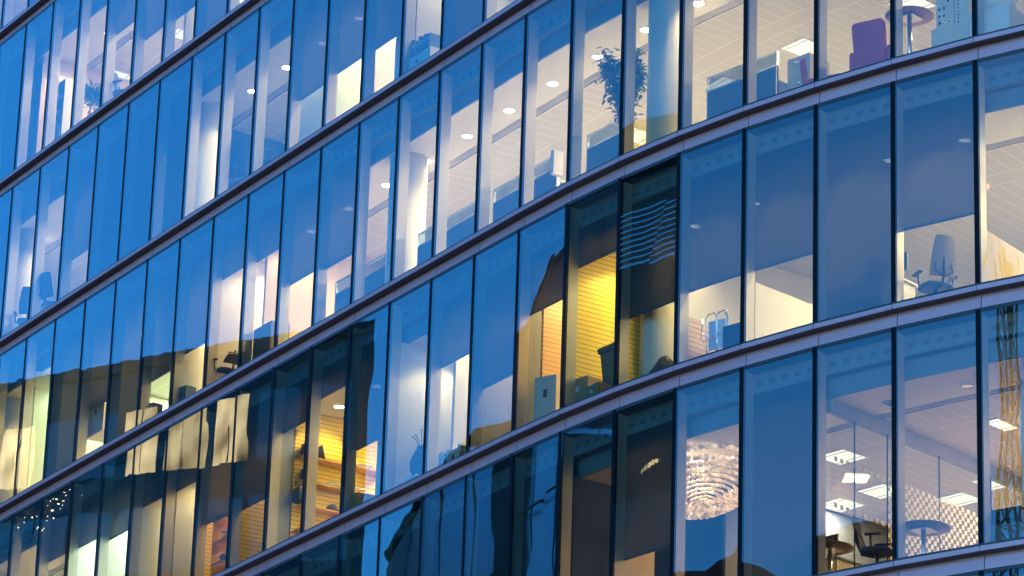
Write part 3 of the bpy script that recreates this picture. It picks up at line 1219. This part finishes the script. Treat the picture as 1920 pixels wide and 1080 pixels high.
carton(3, 18.95, .6, .72, .8, .4, .75, 0, 'open cream shelf box with files below a half drawn blind', M_CREAMBOX, 'shelf_box', 'shelf')
carton(2, 17.85, .45, 0, .8, .4, 1.05, 0, 'dark blue cupboard seen through the closed blind', M_DKBLUE, 'low_cupboard', 'cupboard')

t, M = T('cushion_stack', 'stack of dark blue folded cushions beside the white cupboard', 'cushions', 4, 7.2, .55)
for q in range(4):
    mb = MB()
    mb.rbox(M, -.17 + .02 * (q % 2), .17 + .02 * (q % 2), -.2, .2, .45 + q * .145, .585 + q * .145, .06)
    mb.build('cushion', M_SCREEN, t)
mb = MB()
mb.rbox(M, -.2, .2, -.22, .22, 0, .448, .05)
mb.build('stool', M_BLUEFILE, t)

t, M = T('covered_heap', 'grey brown tarpaulin heap lying along the glass right of the green bin', 'heap', 4, 4.62, .36)
mb = MB()
rng = random.Random(4)
rows = []
for i in range(12):
    x = -.62 + i * 1.24 / 11
    hgt = max(.02, .42 * math.exp(-((x - .22) / .42) ** 2) + rng.uniform(-.02, .03))
    rows.append([M @ Vector((x + rng.uniform(-.02, .02), .16 * math.cos(a) * -1, hgt * math.sin(a) * rng.uniform(.93, 1.05))) for a in [math.pi * j / 8 for j in range(9)]])
mb.grid(rows, 0, False)
mb.build('tarpaulin', M_TARP, t)

t, M = T('folding_trolley', 'chrome folding trolley with looped handles standing at the glass', 'trolley', 4, 3.68, .46, 0, 6)
mb = MB()
for x in (-.20, .02):
    mb.tube([M @ Vector(c) for c in ((x, 0, .12), (x - .02, 0, .5), (x - .02, -.02, .86), (x + .02, -.02, .92), (x + .15, -.02, .93), (x + .19, -.02, .88), (x + .19, 0, .5), (x + .17, 0, .12))], .013)
mb.tube([M @ Vector(c) for c in ((-.26, -.06, .84), (-.28, -.06, .5), (-.25, -.06, .45), (.2, -.06, .55), (.27, -.06, .6), (.27, -.06, .8), (.2, -.06, .86))], .012)
mb.build('tube_frame', M_CHROME, t)
mb = MB()
mb.box(M, -.17, .17, -.01, .01, .30, .80)
mb.build('back_plate', M_STEEL, t)
mb = MB()
mb.rbox(M, -.19, .19, -.14, .14, .10, .13, .01)
mb.build('platform', M_STEEL, t)
for x in (-.15, .15):
    mb = MB()
    mb.bar(M @ Vector((x - .02, .05, .06)), M @ Vector((x + .02, .05, .06)), .06, n=18)
    mb.build('wheel', M_BLKPL, t)


def files(r, s, d, z, n, label, rng, lean=12, cols=None, name='box_file', hh=(.26, .33), cat='file', group=None):
    for i in range(n):
        tl_, M = T(name, label.format(('leftmost', 'second', 'third', 'fourth', 'fifth', 'sixth', 'seventh', 'eighth', 'ninth')[i]), cat, r, s - i * .062, d, z, 0, group)
        M = M @ Matrix.Rotation(R(rng.uniform(0, lean)), 4, 'Y')
        h_ = rng.uniform(*hh)
        mb = MB()
        mb.box(M, -.035, .035, -.12, .12, 0, h_)
        mb.build('cover', (cols or [M_BLUEFILE])[i % len(cols or [1])], tl_)
        mb = MB()
        mb.box(M, -.022, .022, -.1225, -.1205, h_ * .55, h_ * .82)
        mb.build('spine_label', M_PAPER, tl_)


rng = random.Random(9)
files(2, 10.05, .32, .42, 9, '{} from the left of the blue box files along the upper floor window', rng, 6, [M_BLUEFILE, M_SCREEN], hh=(.30, .42), group='blue box files behind the upper window')
carton(2, 9.8, .32, 0, 1.0, .3, .415, 0, 'low white cupboard carrying the blue box files', M_PAPER, 'low_cupboard', 'cupboard')
files(3, 17.2, .3, .22, 7, '{} from the left of the files leaning behind the lower glass', rng, 26, [M_TARP, M_CREAMBOX, M_TARP], hh=(.28, .36), group='leaning files behind the lower glass')
carton(3, 17.0, .3, 0, .9, .3, .215, 0, 'low shelf carrying the leaning files', M_TARP, 'low_shelf', 'shelf')
files(4, 8.85, .3, .12, 9, '{} from the left of the papers racked at the glass right of the white column', rng, 4, [M_PAPER, M_PAPER, M_SCREEN], 'paper_folder', (.22, .28), 'folder', 'papers racked along the glass')
carton(4, 8.6, .3, 0, .9, .3, .115, 0, 'low rack carrying the papers at the glass', M_SCREEN, 'paper_rack', 'rack')

# shelves on the yellow timber wall, with what stands on them
i0 = 13 - K0
tt = (PK[i0 + 1] - PK[i0 - 1]).normalized()


def W13(d, out, z):
    q = F(13, 0) + Vector((NIN[i0].x, NIN[i0].y, 0)) * d - Vector((tt.x, tt.y, 0)) * out
    return Vector((q.x, q.y, sill(4) + z))


MW = Matrix.Identity(4)
for a, vec in enumerate((Vector((NIN[i0].x, NIN[i0].y, 0)), Vector((tt.x, tt.y, 0)), Vector((0, 0, 1)))):
    for b in range(3):
        MW[b][a] = vec[b]
MW.translation = W13(0, 0, 0)
M_GREENL = plain('bright_leaf', (0.10, 0.30, 0.05), 0.5, var=.4)
sh = thing('wall_shelving', 'oak shelves on the yellow timber wall crowded with dark things', 'shelving', W13(.6, 0, 0))
for z in (2.0, 1.5, 1.02, .55):
    mb = MB()
    mb.box(MW, .58, 2.5, -.30, -.004, z - .025, z)
    mb.build('shelf', M_SHELF, sh)
for d in (.9, 1.7, 2.4):
    mb = MB()
    mb.box(MW, d, d + .02, -.02, -.002, .3, 2.4)
    mb.build('upright', M_BLKPL, sh)


def onwall(name, label, cat, d, z):
    return thing(name, label, cat, W13(d, .15, z))


for d, z, lab in ((.66, 2.002, 'topmost dark speaker box on the oak shelves'), (.68, 1.502, 'dark speaker box on the second oak shelf')):
    t = onwall('speaker_box', lab, 'speaker', d, z)
    mb = MB()
    mb.box(MW, d, d + .2, -.28, -.06, z, z + .27)
    mb.build('cabinet', M_BLKPL, t)
    mb = MB()
    mb.box(MW, d + .02, d + .18, -.286, -.281, z + .03, z + .24)
    mb.build('grille', M_DKBLUE, t)
t = onwall('laptop', 'open dark laptop leaning on the top oak shelf', 'laptop', 1.12, 2.002)
mb = MB()
mb.hexa([MW @ Vector(c) for c in ((1.06, -.27, 2.0), (1.1, -.27, 2.0), (1.1, -.06, 2.0), (1.06, -.06, 2.0), (1.0, -.27, 2.28), (1.015, -.27, 2.285), (1.015, -.06, 2.285), (1.0, -.06, 2.28))], 0)
mb.build('screen', M_BLKPL, t)
mb = MB()
mb.box(MW, 1.101, 1.42, -.27, -.06, 2.0, 2.018)
mb.build('keyboard', M_BLKPL, t)
for d, z, a, lab in ((1.35, 1.022, .13, 'dark round helmet on the third oak shelf'), (1.62, 1.022, .11, 'smaller dark helmet right of the first helmet')):
    t = onwall('helmet', lab, 'helmet', d, z)
    mb = MB()
    mb.lathe(Matrix.Translation(MW @ Vector((d, -.16, z))), [(a, 0), (a * 1.05, a * .3), (a * .9, a * .75), (a * .5, a * 1.1), (.004, a * 1.2)], 0, 24)
    mb.build('shell', M_BLKPL, t)
    mb = MB()
    mb.lathe(Matrix.Translation(MW @ Vector((d, -.16, z))), [(a * 1.03, 0.002), (a * 1.2, .004), (a * 1.2, .014), (a * 1.05, .02)], 0, 24)
    mb.build('brim', M_DKBLUE, t)
t = onwall('backpack', 'black backpack hanging at the front end of the oak shelves', 'bag', .55, 1.03)
mb = MB()
mb.rbox(MW, .46, .74, -.36, -.1, 1.03, 1.36, .09)
mb.build('body', M_BLKPL, t)
mb = MB()
mb.rbox(MW, .50, .70, -.40, -.362, 1.06, 1.22, .018)
mb.build('front_pocket', M_DKBLUE, t)
t = onwall('small_plant', 'small bright green plant above the black backpack', 'plant', .72, 1.5)
mb = MB()
c0 = MW @ Vector((.78, -.2, 1.502))
mb.lathe(Matrix.Translation(c0), [(.05, 0), (.07, .09), (.06, .09)], 0, 16)
mb.build('pot', M_POT, t)
mb = MB()
rng = random.Random(3)
for q in range(60):
    a = rng.uniform(0, 6.28)
    leaf(mb, c0 + Vector((0, 0, .09)), Vector((math.cos(a), math.sin(a), rng.uniform(-.2, 1))), Vector((0, 0, 1)), rng.uniform(.08, .17), .02)
mb.build('foliage', M_GREENL, t)
for n_, (d, z) in enumerate(((1.2, 1.502), (1.75, 1.502), (.9, .552), (1.9, 2.002))):
    t = onwall('paper_stack', ('loose white papers on the second oak shelf, nearer the glass', 'loose white papers on the second oak shelf, farther in', 'crumpled papers on the lowest oak shelf', 'flat papers on the top oak shelf')[n_], 'papers', d, z)
    mb = MB()
    for q in range(6):
        M = MW @ Matrix.Translation((d + .03 * q, -.16, z + .012 * q)) @ Matrix.Rotation(rng.uniform(-.5, .5), 4, 'Z') @ Matrix.Rotation(rng.uniform(-.12, .12), 4, 'X')
        mb.box(M, -.14, .14, -.1, .1, .02, .028)
    mb.build('sheets', M_PAPER, t)
# paper-laden side shelf one bay to the left
t, M = T('side_shelf', 'oak side shelf heaped with papers at the glass, lower left', 'shelf', 4, 14.45, .42)
for z in (.42, .86, 1.3):
    mb = MB()
    mb.box(M, -.55, .55, -.16, .2, z, z + .028)
    mb.build('shelf_board', M_SHELF, t)
for x in (-.55, .53):
    mb = MB()
    mb.box(M, x, x + .02, -.15, .19, 0, .42)
    mb.box(M, x, x + .02, -.15, .19, .449, .86)
    mb.box(M, x, x + .02, -.15, .19, .889, 1.3)
    mb.build('side_panel', M_SHELF, t)
for n_, z in enumerate((.452, .892)):
    t, M = T('paper_heap', ('heap of white papers on the middle board of the oak side shelf', 'heap of white papers on the upper board of the oak side shelf')[n_], 'papers', 4, 14.4, .42, z)
    mb = MB()
    for q in range(16):
        M3 = M @ Matrix.Translation((rng.uniform(-.34, .34), rng.uniform(-.04, .06), .012 * q)) @ Matrix.Rotation(rng.uniform(-.7, .7), 4, 'Z') @ Matrix.Rotation(rng.uniform(-.2, .2), 4, 'X')
        mb.box(M3, -.13, .13, -.09, .09, .02, .03)
    mb.build('sheets', M_PAPER, t)

# vase with twigs by the white column, shelf unit on the top left, board
t, M = T('vase', 'dark blue vase of bare twigs right of the brightly lit white column', 'vase', 4, 9.72, .55, .35)
mb = MB()
mb.lathe(M, [(.12, 0), (.19, .14), (.2, .3), (.12, .48), (.07, .54), (.08, .58)], 0, 28)
mb.build('vase_body', M_DKBLUE, t)
mb = MB()
rng = random.Random(7)
for q in range(7):
    a = rng.uniform(0, 6.28)
    e = Vector((.16 * math.cos(a), .16 * math.sin(a), rng.uniform(.75, 1.0)))
    mb.tube([M @ Vector((0, 0, .5)), M @ (e * .6 + Vector((0, 0, .25))), M @ e], .006, 0, 5)
    mb.lathe(Matrix.Translation(M @ e), [(.002, -.015), (.018, 0), (.002, .016)], 0, 8)
mb.build('twigs', M_BARK, t)
t, M = T('vase_stand', 'low white stand under the dark blue vase', 'stand', 4, 9.72, .55)
mb = MB()
mb.rbox(M, -.2, .2, -.2, .2, 0, .345, .02)
mb.build('block', M_PAPER, t)

t, M = T('shelf_unit', 'white open shelf unit at the glass between column and plant, top left', 'shelves', 1, 21.3, .6)
for z in (1.16, 1.5, 1.9):
    mb = MB()
    mb.box(M, -.42, .42, -.16, .16, z, z + .03)
    mb.build('shelf', M_PAPER, t)
for x in (-.44, .422):
    mb = MB()
    mb.box(M, x, x + .018, -.16, .16, 0, 1.94)
    mb.build('side_panel', M_PAPER, t)
mb = MB()
mb.box(M, -.42, .42, .162, .18, 0, 1.94)
mb.build('back_panel', M_SCREEN, t)
t, M = T('whiteboard', 'pale green board on a stand behind the half drawn blinds', 'board', 2, 13.9, 1.25)
mb = MB()
mb.box(M, -.62, .62, -.012, .012, .62, 2.1)
mb.build('board', M_MINT, t)
mb = MB()
for x in (-.64, .622):
    mb.box(M, x, x + .018, -.02, .02, 0, 2.12)
mb.build('frame', M_STEEL, t)

# shell chandelier
t, M = T('chandelier', 'glowing shell chandelier in tiers behind the lower glass', 'chandelier', 5, 4.62, 1.32, 2.84)
MH = M.copy()
M = M @ Matrix.Rotation(R(-13), 4, 'Y')


def shell_mat():
    t_ = NT('capiz_shell')
    tc = t_.n('TexCoord')
    nz = t_.n('TexNoise', Scale=9.0, Detail=3.0)
    t_.l(tc.outputs['Object'], nz.inputs['Vector'])
    df = t_.n('BsdfPrincipled', Roughness=0.25)
    df.inputs['Base Color'].default_value = (0.66, 0.52, 0.32, 1)
    df.inputs['Emission Color'].default_value = (1, .66, .30, 1)
    mr = t_.n('MapRange')
    mr.inputs['From Min'].default_value = .4
    mr.inputs['From Max'].default_value = .72
    mr.inputs['To Min'].default_value = 0.02
    mr.inputs['To Max'].default_value = 0.20
    t_.l(nz.outputs['Fac'], mr.inputs['Value'])
    t_.l(mr.outputs[0], df.inputs['Emission Strength'])
    return t_.surf(df.outputs[0])


M_SHELL = shell_mat()
RC, DC = 1.08, .62
tiers = 12
for q in range(tiers):
    rr = RC * (q + .6) / tiers
    zc = -DC * math.sqrt(max(0, 1 - (rr / RC) ** 2)) + .05 * q / tiers
    n = max(5, int(2 * math.pi * rr / .095))
    mb = MB()
    for j in range(n):
        a = 2 * math.pi * (j + .5 * (q % 2)) / n
        A = M @ Matrix.Translation((rr * math.cos(a), rr * math.sin(a), zc + rng.uniform(-.008, .008))) @ Matrix.Rotation(a, 4, 'Z') @ Matrix.Rotation(R(28 + 38 * rr / RC), 4, 'Y')
        rows = []
        for i in range(1, 6):
            th = math.pi * i / 6
            rows.append([A @ Vector((.088 * math.sin(th) * math.cos(b), .052 * math.sin(th) * math.sin(b), .024 * math.cos(th))) for b in [2 * math.pi * x / 10 for x in range(10)]])
        mb.grid(rows, 0, True, True, True)
    mb.build('shell_tier', M_SHELL, t)
mb = MB()
for q in range(46):
    a, rr = rng.uniform(0, 6.28), RC * math.sqrt(rng.uniform(.02, .9))
    zc = -DC * math.sqrt(max(0, 1 - (rr / RC) ** 2)) - .02
    mb.lathe(Matrix.Translation(M @ Vector((rr * math.cos(a), rr * math.sin(a), zc))), [(.003, -.014), (.013, -.004), (.011, .01), (.003, .014)], 0, 8)
mb.build('bulbs', emit('chandelier_bulb', (1, .80, .5), 1.2), t)
mb = MB()
mb.bar(M @ Vector((0, 0, -.3)), MH @ Vector((0, 0, .15)), .02)
mb.lathe(MH, [(.16, .14), (.16, .158), (.02, .158)], 0, 24)
mb.build('stem', M_STEEL, t)
pl = bpy.data.lights.new('chandelier_glow', 'POINT')
pl.energy = 5
pl.color = (1, .74, .42)
pl.shadow_soft_size = .3
o = bpy.data.objects.new('chandelier_glow', pl)
o.location = M @ Vector((0, 0, .12))
COL.objects.link(o)

# ------------------------------------------------------------------ what stands across the street and is mirrored in the glass
def street_mat(name, col, rough, metal):
    return plain(name, col, rough, metal, var=.2, scale=.5)


M_DARKF = street_mat('dark_stone_cladding', (0.010, 0.013, 0.016), .7, 0)
M_DARKG = street_mat('dark_window_glass', (0.016, 0.021, 0.024), .35, 0)
M_BLUEG = street_mat('blue_grey_glass_cladding', (0.42, 0.72, 0.90), .22, .6)
M_ROOFM = street_mat('dark_roof_sheet', (0.018, 0.020, 0.020), .8, 0)


def warm_window():
    t_ = NT('lit_room_window')
    tc = t_.n('TexCoord')
    nz = t_.n('TexNoise', Scale=.7, Detail=1.0)
    t_.l(tc.outputs['Object'], nz.inputs['Vector'])
    rp = t_.n('ValToRGB')
    rp.color_ramp.elements[0].position = .28
    rp.color_ramp.elements[0].color = (.05, .03, .012, 1)
    rp.color_ramp.elements[1].position = .78
    rp.color_ramp.elements[1].color = (1, .70, .34, 1)
    t_.l(nz.outputs['Fac'], rp.inputs[0])
    e = t_.n('Emission', Strength=.62)
    t_.l(rp.outputs[0], e.inputs['Color'])
    return t_.surf(e.outputs[0])


M_WARM = warm_window()


class Street:
    """a mirrored building: local frame u along its street face (from a to b), v back from the street, z up"""

    def __init__(s, a, b, back):
        s.a, s.b = Vector(a), Vector(b)
        s.t = (s.b - s.a).normalized()
        s.L = (s.b - s.a).length
        s.k = Vector(back).normalized()

    def p(s, u, v, z):
        q = s.a + s.t * u + s.k * v
        return Vector((q.x, q.y, z))


def prism(mb, st, us, tops, depth, zb=0.0, mat=0, v0=0.0):
    """solid under a roofline: us, tops along the street face"""
    f0 = [st.p(u, v0, z) for u, z in zip(us, tops)]
    b0 = [st.p(u, v0 + depth, z) for u, z in zip(us, tops)]
    fb = [st.p(u, v0, zb) for u in us]
    bb = [st.p(u, v0 + depth, zb) for u in us]
    for i in range(len(us) - 1):
        mb.face([fb[i], fb[i + 1], f0[i + 1], f0[i]], mat)
        mb.face([bb[i + 1], bb[i], b0[i], b0[i + 1]], mat)
        mb.face([f0[i], f0[i + 1], b0[i + 1], b0[i]], mat)
    mb.face([fb[0], f0[0], b0[0], bb[0]], mat)
    mb.face([fb[-1], bb[-1], b0[-1], f0[-1]], mat)


SA = Street((-45.8, 91.1), (-59.9, 115.9), (-.84, .54))
ra = lambda u: 43.6 + .203 * u - .0003 * u * u
A = thing('sloped_roof_block', 'dark sloping roofed block across the street, mirrored in the lower left panes', 'building', SA.p(0, 0, 0))
mb = MB()
us = [0, 3, 6, 9, 12, 16, 20, 25, 30, 38, 50, 70]
prism(mb, SA, us, [ra(u) - .4 for u in us], 15)
mb.build('wall', M_DARKF, A)
mb = MB()
for u0, u1 in zip(us[:-1], us[1:]):
    e = .12 * math.sin(u0 * 1.7)
    mb.hexa([SA.p(u0, -.35, ra(u0) - .398), SA.p(u1, -.35, ra(u1) - .398), SA.p(u1, 15.2, ra(u1) - .398), SA.p(u0, 15.2, ra(u0) - .398),
             SA.p(u0, -.35, ra(u0)), SA.p(u1, -.35, ra(u1)), SA.p(u1, 15.2, ra(u1) + .1), SA.p(u0, 15.2, ra(u0) + .1)], 0)
mb.build('roof', M_ROOFM, A)
for q in range(13):
    u = 1.2 + q * 3.4
    for lev in range(5):
        lit = lev == 0 and q in (2, 3, 4, 7)
        zt_ = -1.9 - lev * 3.7
        w0, w1 = u, u + 2.7
        hgt = 2.4
        mb = MB()
        pts = []
        for v in (-.04, .02):
            pts += [SA.p(w0, v, ra(w0) + zt_ - hgt), SA.p(w1, v, ra(w1) + zt_ - hgt), SA.p(w1, v, ra(w1) + zt_), SA.p(w0, v, ra(w0) + zt_)]
        mb.hexa([pts[0], pts[1], pts[5], pts[4], pts[3], pts[2], pts[6], pts[7]], 0)
        w = mb.build('window', M_WARM if lit else M_DARKG, A)
        if lit:
            mb = MB()
            um = (w0 + w1) / 2
            mb.hexa([SA.p(um - .05, -.10, ra(um) + zt_ - hgt), SA.p(um + .05, -.10, ra(um) + zt_ - hgt), SA.p(um + .05, -.045, ra(um) + zt_ - hgt), SA.p(um - .05, -.045, ra(um) + zt_ - hgt),
                     SA.p(um - .05, -.10, ra(um) + zt_), SA.p(um + .05, -.10, ra(um) + zt_), SA.p(um + .05, -.045, ra(um) + zt_), SA.p(um - .05, -.045, ra(um) + zt_)], 0)
            mb.build('glazing_bar', M_DARKF, w)
mb = MB()
rng = random.Random(21)
for q in range(42):
    u, z = rng.gauss(22.8, 1.6), rng.gauss(42.7, .45)
    c = SA.p(u, -rng.uniform(.6, 1.6), z)
    mb.lathe(Matrix.Translation(c), [(.003, -.018), (.013, -.006), (.013, .006), (.003, .018)], 0, 6)
tag(mb.build('string_lights', emit('tiny_bulb', (1, .78, .45), 4), None, SA.p(22, -1, 42)), 'scatter of tiny lights mirrored low in the bottom left panes', 'lights', None, 'stuff')

SB = Street((-54.9, 75.2), (-49.8, 92.7), (-.95, .30))
B = thing('slanted_glass_block', 'blue glass clad block with a slanted roof edge, mirrored low in the panes', 'building', SB.p(0, 0, 0))
RB = [(-3.5, 53.1), (4.5, 49.2), (9.8, 47.5), (10.3, 46.9), (11.2, 44.4), (14, 41.3), (15.4, 40.95), (17, 38.9), (18.2, 36.9)]


def rb(u):
    for (a, za), (b, zb) in zip(RB[:-1], RB[1:]):
        if u <= b:
            return za + (zb - za) * (u - a) / (b - a)
    return RB[-1][1]


mb = MB()
us = [-3.5, 4.5, 9.8, 10.3, 11.2, 14, 15.4, 17, 18.2]
prism(mb, SB, us, [min(rb(u) - .3, 40.9) for u in us], 12)
mb.build('wall', M_BLUEG, B)
mb = MB()
prism(mb, SB, us[:7], [rb(u) for u in us[:7]], 12, 40.902)
mb.build('upper_wall', street_mat('dull_grey_cladding', (0.075, 0.10, 0.12), .5, 0), B)
mb = MB()
for q in range(20):
    u = -3.2 + q * 1.08
    if -3.4 < u < 18.2:
        mb.hexa([SB.p(u, -.05, 0), SB.p(u + .04, -.05, 0), SB.p(u + .04, -.002, 0), SB.p(u, -.002, 0), SB.p(u, -.05, rb(u) - .2), SB.p(u + .04, -.05, rb(u) - .2), SB.p(u + .04, -.002, rb(u) - .2), SB.p(u, -.002, rb(u) - .2)], 0)
tag(mb.build('panel_joint', M_DARKF, B), kind='stuff')
mb = MB()
for u0, u1 in zip(us[:-1], us[1:]):
    mb.hexa([SB.p(u0, -.2, rb(u0) + .002), SB.p(u1, -.2, rb(u1) + .002), SB.p(u1, 12, rb(u1) + .002), SB.p(u0, 12, rb(u0) + .002),
             SB.p(u0, -.2, rb(u0) + .2), SB.p(u1, -.2, rb(u1) + .2), SB.p(u1, 12, rb(u1) + .2), SB.p(u0, 12, rb(u0) + .2)], 0)
mb.build('roof_edge', M_DARKF, B)
for u0, u1, z1 in ((11.0, 14.4, 40.6), (-3.3, -1.2, 40.6), (-.5, 1.6, 40.6), (2.4, 4.5, 40.6)):
    mb = MB()
    mb.hexa([SB.p(u0, -.35, 0), SB.p(u1, -.35, 0), SB.p(u1, -.06, 0), SB.p(u0, -.06, 0), SB.p(u0, -.35, z1), SB.p(u1, -.35, z1), SB.p(u1, -.06, z1), SB.p(u0, -.06, z1)], 0)
    mb.build('dark_bay', M_DARKG, B)
mb = MB()
mb.bar(SB.p(9.6, -.42, 39.0), SB.p(13.2, -.42, 37.0), .05)
mb.bar(SB.p(13.2, -.42, 37.0), SB.p(16.6, -.42, 34.6), .05)
mb.build('diagonal_brace', M_DARKF, B)

# louvred tower
SC = Street((-36.6, 63.6), (-41.5, 70.6), (-.95, .25))
Cc = thing('louvred_tower', 'dark tower of open horizontal louvres, mirrored in one tall pane', 'building', SC.p(0, 0, 0))
mb = MB()
prism(mb, SC, [0, 8.5], [33.0, 33.0], 6)
mb.build('wall', M_DARKG, Cc)
for q in range(15):
    z = 40.02 + q * .175
    mb = MB()
    mb.hexa([SC.p(1.2, -.02, z), SC.p(7.6, -.02, z), SC.p(7.6, .02, z), SC.p(1.2, .02, z), SC.p(1.2, -.02, z + .115), SC.p(7.6, -.02, z + .115), SC.p(7.6, .02, z + .115), SC.p(1.2, .02, z + .115)], 0)
    mb.build('louvre', street_mat('brown_louvre_paint', (0.055, 0.05, 0.045), .7, 0), Cc)
for u0, u1, z0, z1 in ((0, 1.19, 33.002, 43.2), (7.61, 8.5, 33.002, 43.2)):
    mb = MB()
    mb.hexa([SC.p(u0, 0, z0), SC.p(u1, 0, z0), SC.p(u1, 1.2, z0), SC.p(u0, 1.2, z0), SC.p(u0, 0, z1), SC.p(u1, 0, z1), SC.p(u1, 1.2, z1), SC.p(u0, 1.2, z1)], 0)
    mb.build('corner_post', M_DARKG, Cc)
mb = MB()
mb.hexa([SC.p(1.2, .15, 33.002), SC.p(7.6, .15, 33.002), SC.p(7.6, .5, 33.002), SC.p(1.2, .5, 33.002), SC.p(1.2, .15, 40.0), SC.p(7.6, .15, 40.0), SC.p(7.6, .5, 40.0), SC.p(1.2, .5, 40.0)], 0)
mb.build('parapet', M_DARKF, Cc)
mb = MB()
rows = []
for i in range(7):
    a = math.pi / 2 * i / 6
    rows.append([SC.p(4.4 + 4.4 * math.cos(a) * math.cos(b), 1.5 + 1.5 * math.cos(a) * math.sin(b), 42.75 + 2.2 * math.sin(a)) for b in [2 * math.pi * x / 24 for x in range(24)]])
mb.grid(rows, 0, True, True, True)
mb.build('domed_cap', M_ROOFM, Cc)

# low dark roofs farther round
SD = Street((-54.3, 40.0), (-57.2, 66.0), (-1, 0))
D = thing('low_roof_range', 'range of low dark roofs, mirrored as humps at the bottom right panes', 'building', SD.p(0, 0, 0))
mb = MB()
rng = random.Random(5)
us = [i * .8 for i in range(33)]
tops = [36.2 + .9 * math.sin(i * .33 + .6) + .35 * math.sin(i * .9) + rng.uniform(-.1, .1) for i in range(33)]
prism(mb, SD, us, tops, 14)
mb.build('roof', street_mat('dark_slate', (0.020, 0.019, 0.022), .9, 0), D)
mb = MB()
for q in range(7):
    u = 2 + q * 3.4
    mb.hexa([SD.p(u, -.05, 30), SD.p(u + 1.6, -.05, 30), SD.p(u + 1.6, .02, 30), SD.p(u, .02, 30), SD.p(u, -.05, 32), SD.p(u + 1.6, -.05, 32), SD.p(u + 1.6, .02, 32), SD.p(u, .02, 32)], 0)
tag(mb.build('window', M_DARKG, D), kind='stuff')

# tower crane
cx0, cy0 = -162.0, -31.0
crane = thing('tower_crane', 'yellow lattice tower crane with a red lamp, mirrored at the right edge', 'crane', (cx0, cy0, 0))
M_YEL = plain('crane_yellow_paint', (0.17, 0.075, 0.01), .6)
mb = MB()
W = 0.55
cs = [(-W, -W), (W, -W), (W, W), (-W, W)]
for x, y in cs:
    mb.bar((cx0 + x, cy0 + y, 0), (cx0 + x, cy0 + y, 95), .10, 0, 6)
for q in range(47):
    z = q * 2.0
    for (xa, ya), (xb, yb) in zip(cs, cs[1:] + cs[:1]):
        mb.bar((cx0 + xa, cy0 + ya, z), (cx0 + xb, cy0 + yb, z + 2), .06, 0, 5)
        mb.bar((cx0 + xa, cy0 + ya, z), (cx0 + xb, cy0 + yb, z), .05, 0, 5)
mb.build('mast', M_YEL, crane)
mb = MB()
jd = Vector((-.89, -.45, 0))
for off in (Vector((0, 0, 0)), Vector((0, 0, .9))):
    a = Vector((cx0, cy0, 94.8)) + off
    mb.bar(a, a + jd * 46, .12, 0, 6)
for q in range(30):
    a = Vector((cx0, cy0, 94.8)) + jd * (q * 1.5)
    mb.bar(a, a + jd * 1 + Vector((0, 0, .9)), .06, 0, 5)
    mb.bar(a + jd * 1 + Vector((0, 0, .9)), a + jd * 2, .06, 0, 5)
mb.build('jib', M_YEL, crane)
mb = MB()
mb.lathe(Matrix.Translation((-167.2, -33.1, 102.4)), [(.01, -.2), (.17, -.1), (.17, .1), (.01, .2)], 0, 12)
mb.bar((-167.2, -33.5, 95.5), (-167.2, -33.1, 102.2), .03, 1)
mb.build('obstacle_lamp', [emit('red_obstacle_lamp', (1, .03, .02), 22), plain('matt_black_pole', (.004, .004, .004), .95, spec=0.0)], crane)

# ------------------------------------------------------------------ ground
mb = MB()
mb.face([(-3000, -3000, 0), (3000, -3000, 0), (3000, 3000, 0), (-3000, 3000, 0)])
tag(mb.build('ground', [plain('paving', (0.16, 0.15, 0.14), 0.8, scale=0.8)]), kind='structure')
